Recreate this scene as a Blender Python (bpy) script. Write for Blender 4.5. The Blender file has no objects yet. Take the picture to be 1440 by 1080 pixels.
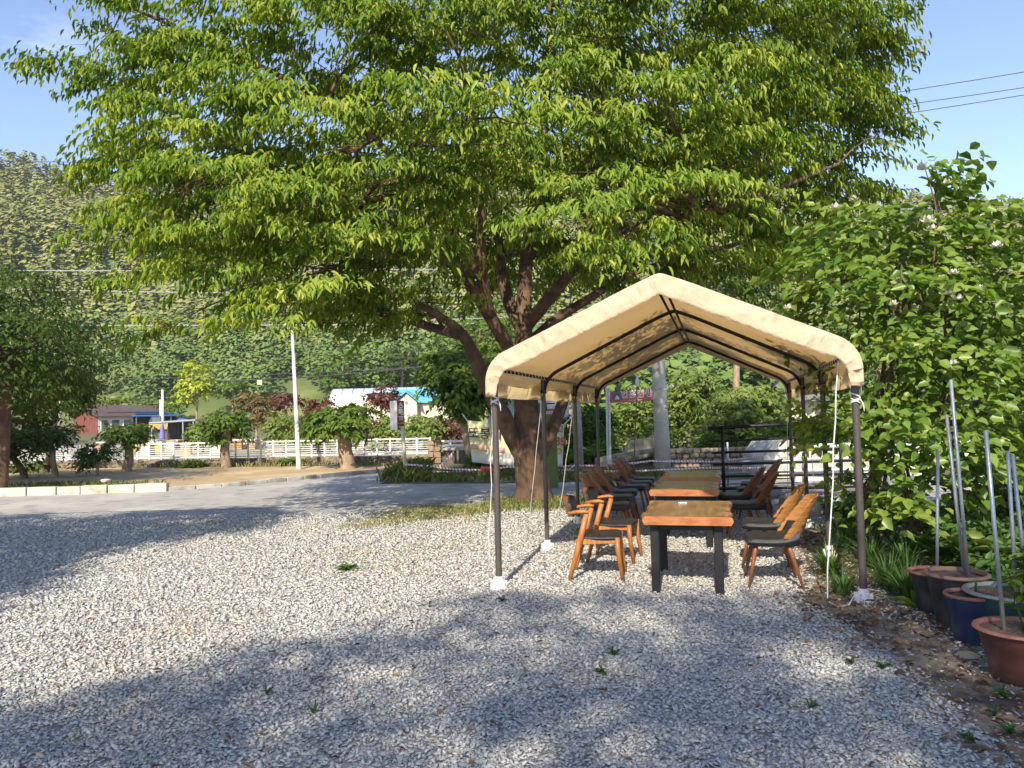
import bpy, math, random
import numpy as np
from mathutils import Vector, Matrix, Euler
R = math.radians
random.seed(7); rng = np.random.default_rng(11)
SC = bpy.context.scene
COL = SC.collection

# ------------------------------------------------------------------ camera
F = 1069.4; PITCH = 0.0404; ROLL = -0.0244; CAMH = 1.628
cp, sp, cr, sr = math.cos(PITCH), math.sin(PITCH), math.cos(ROLL), math.sin(ROLL)
FW = Vector((0, cp, sp)); UP0 = Vector((0, -sp, cp)); RT0 = Vector((1, 0, 0))
RT = RT0*cr + UP0*sr; UP = RT0*(-sr) + UP0*cr
cam_d = bpy.data.cameras.new('camera'); cam = bpy.data.objects.new('camera', cam_d); COL.objects.link(cam)
cam_d.sensor_width = 36; cam_d.lens = 36*F/1440; cam_d.clip_end = 3000; cam_d.clip_start = .05
M = Matrix.Identity(4)
for i in range(3):
    M[i][0] = RT[i]; M[i][1] = UP[i]; M[i][2] = -FW[i]
M[2][3] = CAMH
cam.matrix_world = M
SC.camera = cam
# ------------------------------------------------------------------ light
SUN_EL, SUN_AZ = 37.0, 192.7     # azimuth clockwise from +Y
w = bpy.data.worlds.new("World"); SC.world = w; w.use_nodes = True
nt = w.node_tree; bg = nt.nodes['Background']
sky = nt.nodes.new('ShaderNodeTexSky'); sky.sky_type = 'NISHITA'; sky.sun_disc = False
sky.sun_elevation = R(SUN_EL); sky.sun_rotation = R(SUN_AZ); sky.air_density = 1.0; sky.dust_density = .35; sky.ozone_density = 1.6
bg.inputs[1].default_value = 0.15
def N(tree, t, **kw):
    n = tree.nodes.new(t)
    for k, v in kw.items(): setattr(n, k, v)
    return n
tc = N(nt, 'ShaderNodeTexCoord'); mp = N(nt, 'ShaderNodeMapping'); mp.inputs['Scale'].default_value = (2.2, 2.2, 6.5)
mp.inputs['Location'].default_value = (3.1, .7, 1.3)
nz = N(nt, 'ShaderNodeTexNoise'); nz.inputs['Scale'].default_value = 2.2; nz.inputs['Detail'].default_value = 9; nz.inputs['Roughness'].default_value = .56
sx = N(nt, 'ShaderNodeSeparateXYZ'); cr1 = N(nt, 'ShaderNodeMapRange'); cr1.inputs[1].default_value = .59; cr1.inputs[2].default_value = .76
el = N(nt, 'ShaderNodeMapRange'); el.inputs[1].default_value = .46; el.inputs[2].default_value = .24
mu = N(nt, 'ShaderNodeMath', operation='MULTIPLY'); mx = N(nt, 'ShaderNodeMixRGB'); mx.inputs[2].default_value = (7.5, 7.8, 8.3, 1)
L = nt.links.new
L(tc.outputs['Generated'], mp.inputs[0]); L(mp.outputs[0], nz.inputs[0]); L(nz.outputs[0], cr1.inputs[0])
L(tc.outputs['Generated'], sx.inputs[0]); L(sx.outputs[2], el.inputs[0]); L(cr1.outputs[0], mu.inputs[0]); L(el.outputs[0], mu.inputs[1])
tn_ = N(nt, 'ShaderNodeMixRGB', blend_type='MULTIPLY'); tn_.inputs[0].default_value = 1; tn_.inputs[2].default_value = (.92, .875, .925, 1)
L(sky.outputs[0], tn_.inputs[1]); L(mu.outputs[0], mx.inputs[0]); L(tn_.outputs[0], mx.inputs[1]); L(mx.outputs[0], bg.inputs[0])
sd = bpy.data.lights.new('sun', 'SUN'); sd.energy = 4.2; sd.angle = R(.55); sd.color = (1, .90, .72)
so = bpy.data.objects.new('sun', sd); COL.objects.link(so)
sdir = Vector((math.sin(R(SUN_AZ))*math.cos(R(SUN_EL)), math.cos(R(SUN_AZ))*math.cos(R(SUN_EL)), math.sin(R(SUN_EL))))
so.rotation_euler = sdir.to_track_quat('Z', 'Y').to_euler(); so.location = (0, 0, 30)
vs = SC.view_settings; vs.view_transform = 'Standard'; vs.look = 'None'; vs.gamma = 1; vs.use_curve_mapping = False
vs.exposure = 0.92
SC.render.engine = 'CYCLES'; SC.cycles.max_bounces = 6; SC.cycles.transparent_max_bounces = 4; SC.cycles.use_denoising = True

# ------------------------------------------------------------------ photo geometry helpers (a pixel of the 1440 frame -> a place)
CAM = Vector((0, 0, CAMH))
def ray(px, py):
    x, y = (px-720)/F, (py-540)/F
    X = cr*x + sr*y; Y = -sr*x + cr*y
    return RT0*X - UP0*Y + FW
def pt(px, py, Y):
    d = ray(px, py); return CAM + d*(Y/d.y)
def gp(px, py, z=0.0):
    d = ray(px, py); return CAM + d*((z-CAMH)/d.z)

# ------------------------------------------------------------------ materials
def pm(name, c1, c2=None, scale=5, rough=.6, bump=0, bscale=40, metal=0, stretch=None, spec=.4, detail=6, ramp=(.35, .65), c3=None, s3=1.5, r3=(.5, .6)):
    m = bpy.data.materials.new(name); m.use_nodes = True; t = m.node_tree; b = t.nodes['Principled BSDF']
    b.inputs['Roughness'].default_value = rough; b.inputs['Metallic'].default_value = metal; b.inputs['Specular IOR Level'].default_value = spec
    c2 = c2 or tuple(x*.75 for x in c1)
    tc = N(t, 'ShaderNodeTexCoord'); mp = N(t, 'ShaderNodeMapping'); mp.inputs['Scale'].default_value = stretch or (1, 1, 1)
    nz = N(t, 'ShaderNodeTexNoise'); nz.inputs['Scale'].default_value = scale; nz.inputs['Detail'].default_value = detail
    rp = N(t, 'ShaderNodeValToRGB'); rp.color_ramp.elements[0].position = ramp[0]; rp.color_ramp.elements[1].position = ramp[1]
    rp.color_ramp.elements[0].color = (*c1, 1); rp.color_ramp.elements[1].color = (*c2, 1)
    l = t.links.new
    l(tc.outputs['Object'], mp.inputs[0]); l(mp.outputs[0], nz.inputs[0]); l(nz.outputs[0], rp.inputs[0])
    out = rp.outputs[0]
    if c3:
        n3 = N(t, 'ShaderNodeTexNoise'); n3.inputs['Scale'].default_value = s3; n3.inputs['Detail'].default_value = 8
        mr = N(t, 'ShaderNodeMapRange'); mr.inputs[1].default_value = r3[0]; mr.inputs[2].default_value = r3[1]
        mm = N(t, 'ShaderNodeMixRGB'); mm.inputs[2].default_value = (*c3, 1)
        l(tc.outputs['Object'], n3.inputs[0]); l(n3.outputs[0], mr.inputs[0]); l(mr.outputs[0], mm.inputs[0]); l(out, mm.inputs[1]); out = mm.outputs[0]
    l(out, b.inputs['Base Color'])
    if bump:
        nb = N(t, 'ShaderNodeTexNoise'); nb.inputs['Scale'].default_value = bscale; nb.inputs['Detail'].default_value = 8
        bp = N(t, 'ShaderNodeBump'); bp.inputs['Strength'].default_value = bump; bp.inputs['Distance'].default_value = .02
        l(mp.outputs[0], nb.inputs[0]); l(nb.outputs[0], bp.inputs['Height']); l(bp.outputs[0], b.inputs['Normal'])
    return m
def leafmat(name, cs, trans=.3, tcol=None, rough=.45, noise=.35, nscale=.7, spec=.35):
    """cs: colours along the per-leaf tint 0..1"""
    m = bpy.data.materials.new(name); m.use_nodes = True; t = m.node_tree; b = t.nodes['Principled BSDF']; o = t.nodes['Material Output']
    at = N(t, 'ShaderNodeAttribute', attribute_name='tint'); rp = N(t, 'ShaderNodeValToRGB'); l = t.links.new
    while len(rp.color_ramp.elements) < len(cs): rp.color_ramp.elements.new(.5)
    for i, c in enumerate(cs):
        rp.color_ramp.elements[i].position = i/(len(cs)-1); rp.color_ramp.elements[i].color = (*c, 1)
    l(at.outputs['Fac'], rp.inputs[0]); l(rp.outputs[0], b.inputs['Base Color'])
    b.inputs['Roughness'].default_value = rough; b.inputs['Specular IOR Level'].default_value = spec
    if trans:
        tr = N(t, 'ShaderNodeBsdfTranslucent'); mx = N(t, 'ShaderNodeMixShader'); mx.inputs[0].default_value = trans
        g = N(t, 'ShaderNodeMixRGB', blend_type='MULTIPLY'); g.inputs[0].default_value = 1; g.inputs[2].default_value = (*(tcol or (1.5, 1.6, .6)), 1)
        l(rp.outputs[0], g.inputs[1]); l(g.outputs[0], tr.inputs[0]); l(b.outputs[0], mx.inputs[1]); l(tr.outputs[0], mx.inputs[2]); l(mx.outputs[0], o.inputs[0])
    return m

# ------------------------------------------------------------------ object helpers
def tag(o, label=None, cat=None, group=None, kind=None):
    if label: o['label'] = label
    if cat: o['category'] = cat
    if group: o['group'] = group
    if kind: o['kind'] = kind
    return o
def thing(name, label, cat, loc=(0, 0, 0), rz=0, group=None):
    o = bpy.data.objects.new(name, None); COL.objects.link(o); o.location = loc; o.rotation_euler = (0, 0, rz); o.empty_display_size = .2
    return tag(o, label, cat, group)
def wloc(o):
    v = Vector((0, 0, 0))
    while o: v += o.location; o = o.parent
    return v
def dup(o, parent=None):
    c = o.copy(); COL.objects.link(c); c.parent = parent
    for ch in o.children: dup(ch, c)
    return c
class MB:
    def __init__(s): s.v = []; s.f = []; s.mi = []; s.cur = 0
    def add(s, vs, fs):
        n = len(s.v); s.v += [tuple(v) for v in vs]; s.f += [tuple(i+n for i in f) for f in fs]; s.mi += [s.cur]*len(fs); return s
    def box(s, c, d, M=None, ch=0):
        """box centred at c with dimensions d, optional chamfer of all edges"""
        hx, hy, hz = d[0]/2, d[1]/2, d[2]/2
        if ch <= 0:
            vs = [Vector((x*hx, y*hy, z*hz)) for x in (-1, 1) for y in (-1, 1) for z in (-1, 1)]
            fs = [(0, 1, 3, 2), (4, 6, 7, 5), (0, 4, 5, 1), (2, 3, 7, 6), (0, 2, 6, 4), (1, 5, 7, 3)]
        else:
            ch = min(ch, hx*.9, hy*.9, hz*.9)
            vs = []; idx = {}
            for x in (-1, 1):
                for y in (-1, 1):
                    for z in (-1, 1):
                        for a in range(3):
                            p = [x*hx, y*hy, z*hz]
                            for k, sgn in enumerate((x, y, z)):
                                if k != a: p[k] -= sgn*ch
                            idx[(x, y, z, a)] = len(vs); vs.append(Vector(p))
            fs = []
            for a in range(3):
                b_, c_ = (a+1) % 3, (a+2) % 3
                for sg in (-1, 1):
                    q = []
                    for (u, v_) in ((-1, -1), (1, -1), (1, 1), (-1, 1)):
                        k = [0, 0, 0]; k[a] = sg; k[b_] = u; k[c_] = v_; q.append(idx[(*k, a)])
                    fs.append(tuple(q if sg > 0 else q[::-1]))
                for u in (-1, 1):
                    for v_ in (-1, 1):
                        q = []
                        for t in (-1, 1):
                            k = [0, 0, 0]; k[a] = t; k[b_] = u; k[c_] = v_; q.append((idx[(*k, b_)], idx[(*k, c_)]))
                        f = (q[0][0], q[1][0], q[1][1], q[0][1]); fs.append(f if u*v_ > 0 else f[::-1])
            for x in (-1, 1):
                for y in (-1, 1):
                    for z in (-1, 1):
                        f = tuple(idx[(x, y, z, a)] for a in range(3)); fs.append(f if x*y*z > 0 else f[::-1])
        if M is not None: vs = [M @ v for v in vs]
        c = Vector(c); return s.add([v+c for v in vs], fs)
    def tube(s, pts, rad, n=8, cap=True, jit=0, flat=1):
        pts = [Vector(p) for p in pts]; k = len(pts)
        rad = rad if hasattr(rad, '__len__') else [rad]*k
        up = None; rings = []
        for i, p in enumerate(pts):
            d = (pts[min(i+1, k-1)]-pts[max(i-1, 0)]).normalized()
            if up is None: up = Vector((0, 0, 1)) if abs(d.z) < .9 else Vector((1, 0, 0))
            a = d.cross(up)
            if a.length < 1e-5: a = d.cross(Vector((.3, 1, .2)))
            a.normalize(); b = a.cross(d).normalized(); up = b
            ring = []
            for j in range(n):
                t = 2*math.pi*j/n; r = rad[i]*(1+(random.uniform(-jit, jit) if jit else 0))
                ring.append(p + a*(r*math.cos(t)) + b*(r*flat*math.sin(t)))
            rings.append(ring)
        vs = [v for r in rings for v in r]
        fs = [(i*n+j, i*n+(j+1) % n, (i+1)*n+(j+1) % n, (i+1)*n+j) for i in range(k-1) for j in range(n)]
        if cap: fs += [tuple(range(n))[::-1], tuple((k-1)*n+j for j in range(n))]
        return s.add(vs, fs)
    def lathe(s, prof, c=(0, 0, 0), n=32, cap=True):
        vs = []; c = Vector(c)
        for (r, z) in prof:
            for j in range(n):
                t = 2*math.pi*j/n; vs.append(c+Vector((r*math.cos(t), r*math.sin(t), z)))
        k = len(prof)
        fs = [(i*n+j, i*n+(j+1) % n, (i+1)*n+(j+1) % n, (i+1)*n+j) for i in range(k-1) for j in range(n)]
        if cap: fs += [tuple((k-1)*n+j for j in range(n))]
        if cap and prof[0][0] > 0: fs += [tuple(range(n))[::-1]]
        return s.add(vs, fs)
    def prism(s, poly, z0, z1):
        n = len(poly); vs = [(x, y, z0) for x, y in poly]+[(x, y, z1) for x, y in poly]
        fs = [(i, (i+1) % n, n+(i+1) % n, n+i) for i in range(n)]+[tuple(range(n))[::-1], tuple(range(n, 2*n))]
        return s.add(vs, fs)
    def grid(s, P):
        """P[i][j] points"""
        a, b = len(P), len(P[0])
        return s.add([p for r in P for p in r], [(i*b+j, i*b+j+1, (i+1)*b+j+1, (i+1)*b+j) for i in range(a-1) for j in range(b-1)])
    def build(s, name, mat, parent=None, local=False, smooth=False, origin=None, auto=None):
        off = Vector((0, 0, 0))
        if not local: off = wloc(parent) if parent else Vector(origin or (0, 0, 0))
        me = bpy.data.meshes.new(name); me.from_pydata([tuple(Vector(v)-off) for v in s.v], [], s.f)
        for m in (mat if isinstance(mat, (list, tuple)) else [mat]): me.materials.append(m)
        if any(s.mi): me.polygons.foreach_set('material_index', s.mi)
        if smooth: me.shade_smooth()
        if auto: me.shade_smooth(); me.set_sharp_from_angle(angle=R(auto))
        o = bpy.data.objects.new(name, me); COL.objects.link(o)
        if parent: o.parent = parent
        elif not local: o.location = off
        return o
def npmesh(name, V, Fq, mat, tint=None, parent=None, smooth=False, off=None):
    """numpy mesh: V (n,3), Fq (m,k) faces of one size"""
    me = bpy.data.meshes.new(name); k = Fq.shape[1]
    if off is not None: V = V - np.array(off)[None]
    me.vertices.add(len(V)); me.vertices.foreach_set('co', np.ascontiguousarray(V, dtype=np.float32).ravel())
    me.loops.add(Fq.size); me.loops.foreach_set('vertex_index', np.ascontiguousarray(Fq, dtype=np.int32).ravel())
    me.polygons.add(len(Fq)); me.polygons.foreach_set('loop_start', np.arange(0, Fq.size, k, dtype=np.int32))
    if smooth: me.polygons.foreach_set('use_smooth', np.ones(len(Fq), dtype=bool))
    if tint is not None:
        a = me.attributes.new('tint', 'FLOAT', 'POINT'); a.data.foreach_set('value', np.asarray(tint, dtype=np.float32))
    me.update(calc_edges=True); me.materials.append(mat)
    o = bpy.data.objects.new(name, me); COL.objects.link(o); o.parent = parent
    return o
def nrm(a): return a/np.maximum(np.linalg.norm(a, axis=-1, keepdims=True), 1e-9)
LEAF_U = np.array([0, .30, .66, 1, .66, .30]); LEAF_S = np.array([0, 1, .78, 0, -.78, -1]); LEAF_F = np.array([0, .10, .05, -.22, .05, .10])
def leaf_quads(P, D, Nn, ln, wd):
    D = nrm(D); S = nrm(np.cross(D, Nn)); U = np.cross(S, D); n = len(P)
    a = np.array([0, .42, 1, .42]); b = np.array([0, .5, 0, -.5]); c = np.array([0, .09, -.2, .09])
    V = P[:, None]+D[:, None]*(a[None, :, None]*ln[:, None, None])+S[:, None]*(b[None, :, None]*wd[:, None, None])+U[:, None]*(c[None, :, None]*ln[:, None, None])
    return V.reshape(-1, 3), np.arange(n*4).reshape(-1, 4)[:, ::-1]
def leaf_arrays(P, D, Nn, ln, wd):
    """folded pointed leaves: 6 vertices, two quads each"""
    D = nrm(D); S = nrm(np.cross(D, Nn)); U = np.cross(S, D); n = len(P)
    V = P[:, None]+D[:, None]*(LEAF_U[None, :, None]*ln[:, None, None])+S[:, None]*(LEAF_S[None, :, None]*(wd*.5)[:, None, None])+U[:, None]*(LEAF_F[None, :, None]*ln[:, None, None])
    b = np.arange(n)[:, None]*6
    Fq = np.concatenate([b+np.array([[0, 3, 2, 1]]), b+np.array([[0, 5, 4, 3]])], axis=1).reshape(-1, 4)
    return V.reshape(-1, 3), Fq
def leaf_template(name, ratio, mat, tints):
    out = []
    for t in tints:
        V, Fq = leaf_arrays(np.zeros((1, 3)), np.array([[1., 0, 0]]), np.array([[0, 0, 1.]]), np.ones(1), np.ones(1)*ratio)
        o = npmesh(name, V, Fq, mat, np.full(6, t)); me = o.data; bpy.data.objects.remove(o); out.append(me)
    return out
def leaves_on(crown, P, D, Nn, ln, wd, tint, mat, n_single=0, single_name='leaf', stuff_name='foliage', off=(0, 0, 0), owner=None, simple=False):
    """n_single nearest leaves as objects sharing mesh data, the rest one mesh"""
    owner = owner or crown
    if n_single:
        d = np.linalg.norm(P-np.array(CAM)[None], axis=1)
        vis = np.abs(P[:, 0])/np.maximum(P[:, 1], .1) < .66; vis &= ((P[:, 2]-CAMH)/np.maximum(P[:, 1], .1)) < .53
        d = np.where(vis, d/ln, 1e9); idx = np.argsort(d)[:n_single]
        ts = [.1, .35, .6, .85]; tm = leaf_template(single_name, float(np.mean(wd/ln)), mat, ts)
        for i in idx:
            x = Vector(D[i]).normalized(); s_ = x.cross(Vector(Nn[i])).normalized(); u = s_.cross(x)
            o = bpy.data.objects.new(single_name, tm[int(np.argmin([abs(t-tint[i]) for t in ts]))])
            # template: D=+X, S = D x N = -Y, U = S x D = Z
            mt = Matrix((x, -s_, u)).transposed().to_4x4()*ln[i]; mt[3][3] = 1
            mt.translation = Vector(P[i])-Vector(off); o.matrix_basis = mt; COL.objects.link(o); o.parent = owner
        keep = np.ones(len(P), bool); keep[idx] = False
        P, D, Nn, ln, wd, tint = P[keep], D[keep], Nn[keep], ln[keep], wd[keep], tint[keep]
    V, Fq = (leaf_quads if simple else leaf_arrays)(P, D, Nn, ln, wd)
    return npmesh(stuff_name, V, Fq, mat, np.repeat(tint, 4 if simple else 6), parent=owner, off=off)
def rand_unit(n):
    return nrm(rng.normal(size=(n, 3)))
def sprays(C, out, nleaf, length, ll, lw, droop=.55, spread=.35):
    """drooping leafy twigs: C (n,3) bases, out (n,3) outward direction"""
    n = len(C); out = nrm(out)
    side = nrm(np.cross(out, np.array([0, 0, 1.])[None]+.2*rng.normal(size=(n, 3))))
    t = rng.random((n, nleaf)); ls = length*(.7+.6*rng.random(n))
    br = (rng.integers(-1, 2, (n, nleaf)))*rng.random((n, nleaf))*spread*1.6
    off = out[:, None]*(t*ls[:, None])[..., None] + side[:, None]*(br*ls[:, None]*(.3+t))[..., None]
    off[..., 2] -= .35*ls[:, None]*t**2
    P = (C[:, None]+off+.03*rng.normal(size=(n, nleaf, 3))).reshape(-1, 3)
    sg = np.where(rng.random((n, nleaf)) < .5, -1., 1.)
    D = out[:, None]*.55+side[:, None]*(sg*.6)[..., None]+.25*rng.normal(size=(n, nleaf, 3)); D[..., 2] -= droop*(.7+.8*rng.random((n, nleaf)))
    D = nrm(D.reshape(-1, 3))
    Nn = np.tile(np.array([0, 0, 1.]), (len(P), 1))+.8*np.repeat(out, nleaf, 0)+.45*rng.normal(size=(len(P), 3))
    ln = ll*(.6+.7*rng.random(len(P))); wd = lw*ln/ll*(.85+.3*rng.random(len(P)))
    return P, D, Nn, ln, wd

# ------------------------------------------------------------------ material library
ASPH = pm('asphalt', (.44, .41, .37), (.36, .34, .31), 3, .85, .5, 220, c3=(.48, .45, .40), s3=.6, stretch=(1, 1.6, 1))
SOIL = pm('ground_soil', (.16, .13, .08), (.11, .12, .05), 1.2, .95, .6, 30)
DIRT = pm('dirt', (.47, .33, .18), (.36, .25, .13), 2.5, .95, .7, 25, c3=(.5, .38, .23), s3=.5)
BED = pm('bed_soil', (.15, .12, .085), (.26, .22, .17), 14, .95, .8, 60, c3=(.07, .06, .045), s3=3)
HILLM = pm('hill_soil', (.13, .16, .045), (.20, .21, .07), .35, .95, .8, 1.5, c3=(.09, .13, .035), s3=.05)
GRAVBASE = None
def gravel_mat():
    m = bpy.data.materials.new('gravel_sheet'); m.use_nodes = True; t = m.node_tree; b = t.nodes['Principled BSDF']; l = t.links.new
    tc = N(t, 'ShaderNodeTexCoord'); v = N(t, 'ShaderNodeTexVoronoi'); v.inputs['Scale'].default_value = 30
    l(tc.outputs['Object'], v.inputs[0])
    s = N(t, 'ShaderNodeSeparateColor'); l(v.outputs['Color'], s.inputs[0])
    rp = N(t, 'ShaderNodeValToRGB'); e = rp.color_ramp.elements
    e[0].color = (.11, .11, .11, 1); e[1].color = (.55, .53, .50, 1); x = e.new(.45); x.color = (.32, .315, .31, 1); x = e.new(.8); x.color = (.45, .44, .42, 1)
    l(s.outputs[0], rp.inputs[0])
    mr = N(t, 'ShaderNodeMapRange'); mr.inputs[1].default_value = .0; mr.inputs[2].default_value = .022; mr.inputs[3].default_value = .35; mr.inputs[4].default_value = 1
    v2 = N(t, 'ShaderNodeTexVoronoi', feature='DISTANCE_TO_EDGE'); v2.inputs['Scale'].default_value = 30; l(tc.outputs['Object'], v2.inputs[0]); l(v2.outputs[0], mr.inputs[0])
    mm = N(t, 'ShaderNodeMixRGB', blend_type='MULTIPLY'); mm.inputs[0].default_value = 1; l(rp.outputs[0], mm.inputs[1]); l(mr.outputs[0], mm.inputs[2])
    n3 = N(t, 'ShaderNodeTexNoise'); n3.inputs['Scale'].default_value = .55; n3.inputs['Detail'].default_value = 9; n3.inputs['Roughness'].default_value = .65; l(tc.outputs['Object'], n3.inputs[0])
    m3 = N(t, 'ShaderNodeMapRange'); m3.inputs[1].default_value = .56; m3.inputs[2].default_value = .72; m3.inputs[4].default_value = .55; l(n3.outputs[0], m3.inputs[0])
    mx = N(t, 'ShaderNodeMixRGB'); mx.inputs[2].default_value = (.33, .27, .17, 1); l(m3.outputs[0], mx.inputs[0]); l(mm.outputs[0], mx.inputs[1])
    l(mx.outputs[0], b.inputs['Base Color']); b.inputs['Roughness'].default_value = .9
    bp = N(t, 'ShaderNodeBump'); bp.inputs['Strength'].default_value = .9; bp.inputs['Distance'].default_value = .02
    ad = N(t, 'ShaderNodeMath', operation='ADD'); l(s.outputs[1], ad.inputs[0]); l(mr.outputs[0], ad.inputs[1])
    l(ad.outputs[0], bp.inputs['Height']); l(bp.outputs[0], b.inputs['Normal'])
    return m
GRAV = gravel_mat()
STONE = leafmat('gravel_stone', [(.13, .13, .13), (.31, .305, .295), (.41, .40, .38), (.50, .485, .455), (.62, .595, .55), (.44, .36, .25)], 0, rough=.8, spec=.3)
CONC = pm('concrete', (.46, .44, .40), (.36, .34, .31), 6, .85, .4, 60, c3=(.25, .24, .21), s3=2.2)
CONCW = pm('pale_concrete', (.68, .66, .61), (.58, .56, .52), 5, .8, .3, 60, c3=(.4, .38, .34), s3=1.3)
BARK = pm('bark', (.115, .066, .042), (.06, .038, .027), 9, .9, 1.0, 26, stretch=(1, 1, .45), c3=(.15, .09, .055), s3=2.2)
BARKP = pm('pale_bark', (.36, .27, .18), (.24, .18, .12), 9, .9, .8, 22, stretch=(1, 1, .5))
TWIG = pm('twig', (.13, .09, .06), (.09, .06, .04), 9, .9)
ZELK = leafmat('zelkova_leaf', [(.05, .11, .012), (.135, .225, .025), (.26, .335, .042), (.43, .455, .11)], .38, (1.4, 1.35, .45), rough=.5, spec=.22)
MAGL = leafmat('magnolia_leaf', [(.05, .11, .016), (.105, .185, .027), (.175, .25, .042), (.25, .315, .065)], .3, (1.5, 1.6, .5), rough=.38)
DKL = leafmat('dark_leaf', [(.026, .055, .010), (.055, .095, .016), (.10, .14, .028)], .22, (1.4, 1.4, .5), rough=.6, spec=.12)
MIDL = leafmat('mid_leaf', [(.055, .105, .017), (.10, .165, .026), (.16, .22, .04)], .3, (1.4, 1.4, .5), rough=.55, spec=.18)
YELL = leafmat('yellow_green_leaf', [(.24, .30, .025), (.36, .42, .03), (.45, .48, .06)], .3, (1.4, 1.4, .4))
LITL = leafmat('light_green_leaf', [(.10, .16, .03), (.17, .23, .045), (.25, .29, .07)], .3, (1.4, 1.4, .5))
REDL = leafmat('red_maple_leaf', [(.07, .022, .016), (.13, .045, .028), (.19, .08, .05)], .25, (1.5, 1.1, .8))
BRNL = leafmat('bronze_leaf', [(.09, .06, .02), (.15, .10, .03), (.19, .15, .05)], .25, (1.4, 1.3, .6))
PINEL = leafmat('pine_foliage', [(.155, .18, .05), (.205, .225, .065), (.26, .27, .085)], 0, rough=.8)
DECL = leafmat('woodland_foliage', [(.075, .13, .028), (.12, .185, .042), (.18, .24, .06)], 0, rough=.7)
GRASSM = leafmat('grass_blade', [(.10, .15, .03), (.17, .21, .05), (.29, .28, .10), (.36, .30, .15)], .25, (1.3, 1.3, .6))
SEDGE = leafmat('sedge_blade', [(.045, .10, .02), (.075, .15, .03), (.12, .20, .05)], .25, (1.3, 1.4, .5))
LITTER = leafmat('dry_leaf', [(.06, .035, .02), (.13, .07, .035), (.21, .115, .055), (.32, .23, .14)], .1, (1.1, 1, .9), rough=.7)
FABRIC = None
BLACKM = pm('black_steel', (.012, .012, .015), (.019, .018, .02), 8, .45, .1, 90, spec=.28)
POSTM = pm('tent_pole_coating', (.075, .062, .055), (.055, .046, .042), 6, .45, .1, 120, spec=.5)
GALV = pm('galvanised_steel', (.42, .44, .46), (.33, .35, .37), 12, .42, .1, 60, metal=.7)
WHITEP = pm('white_paint', (.78, .78, .77), (.66, .66, .64), 4, .5, .1, 50)
WHITEPL = pm('white_plastic', (.74, .74, .72), (.62, .61, .58), 14, .5, .2, 50)
ROPE = pm('white_rope', (.78, .78, .76), (.62, .62, .6), 60, .8, .4, 300)
LEATH = pm('black_leather', (.014, .015, .018), (.022, .022, .026), 6, .42, .25, 160, spec=.35)
def wood(name, a, b, sc=3, st=(1, 9, 9), rough=.42, spec=.45):
    return pm(name, a, b, sc, rough, .12, 40, stretch=st, spec=spec, detail=9, ramp=(.38, .62))
TEAK = wood('orange_teak', (.42, .17, .045), (.29, .105, .026), st=(9, 9, 1.2))
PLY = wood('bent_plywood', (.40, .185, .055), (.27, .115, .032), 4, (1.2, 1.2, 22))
PLYSH = wood('dark_bent_plywood', (.22, .095, .036), (.14, .06, .024), 4, (1.2, 1.2, 22))  # same chair plywood with shade put into a darker colour
WALN = wood('walnut_leg', (.24, .09, .04), (.16, .055, .025), st=(9, 9, 1))
SLAB = wood('slab_wood', (.32, .17, .075), (.20, .095, .04), 2.2, (7, 1, 7), rough=.22, spec=.55)
SLABE = wood('slab_edge', (.40, .155, .055), (.27, .092, .032), 2.5, (3, 3, 9), rough=.35)

# ------------------------------------------------------------------ ground and hills
RIDGE = [(-400, 170), (-150, 190), (0, 214), (50, 232), (110, 248), (200, 246), (320, 238), (700, 225), (1000, 250), (1200, 272), (1270, 281), (1330, 287), (1440, 293), (1600, 300), (1900, 320)]
RX = [pt(a, b, 260).x for a, b in RIDGE]; RZ = [pt(a, b, 260).z-3.2 for a, b in RIDGE]
def sst(a, b, x): 
    t = np.clip((x-a)/(b-a), 0, 1); return t*t*(3-2*t)
def hz(x, y):
    x = np.asarray(x, float); y = np.asarray(y, float)
    r = np.interp(x, RX, RZ)
    t = np.clip((y-114)/146, 0, 1)
    h = .5*sst(60, 92, y) + 3.2*sst(108, 116, y) + (r-3.7)*(.35*t+.65*t**1.25)
    h += t*(1-t)*4*(3.5*np.sin(x*.045+1.3)+2.5*np.sin(x*.11+y*.05)+2*np.sin(y*.09-x*.03))
    return np.where(y > 260, h-(y-260)*.25, h)
def sheet(name, xs, ys, mat, zf, label=None):
    X, Y = np.meshgrid(xs, ys, indexing='ij'); Z = zf(X, Y)
    V = np.stack([X, Y, Z], -1).reshape(-1, 3); a, b = X.shape
    i, j = np.meshgrid(np.arange(a-1), np.arange(b-1), indexing='ij'); k = (i*b+j).ravel()
    Fq = np.stack([k, k+b, k+b+1, k+1], 1)
    return tag(npmesh(name, V, Fq, mat, smooth=True), label, kind='structure')
sheet('ground', np.linspace(-260, 260, 80), np.concatenate([np.linspace(-90, 36, 12), np.linspace(40, 114, 32)]), SOIL, lambda x, y: hz(x, y)-.012*0, 'brown and green open ground')
sheet('hillside', np.linspace(-420, 420, 110), np.concatenate([np.linspace(112, 262, 60), np.linspace(275, 305, 4)]), HILLM, lambda x, y: hz(x, y)-.02, 'wooded mountain slope closing the valley')

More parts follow.
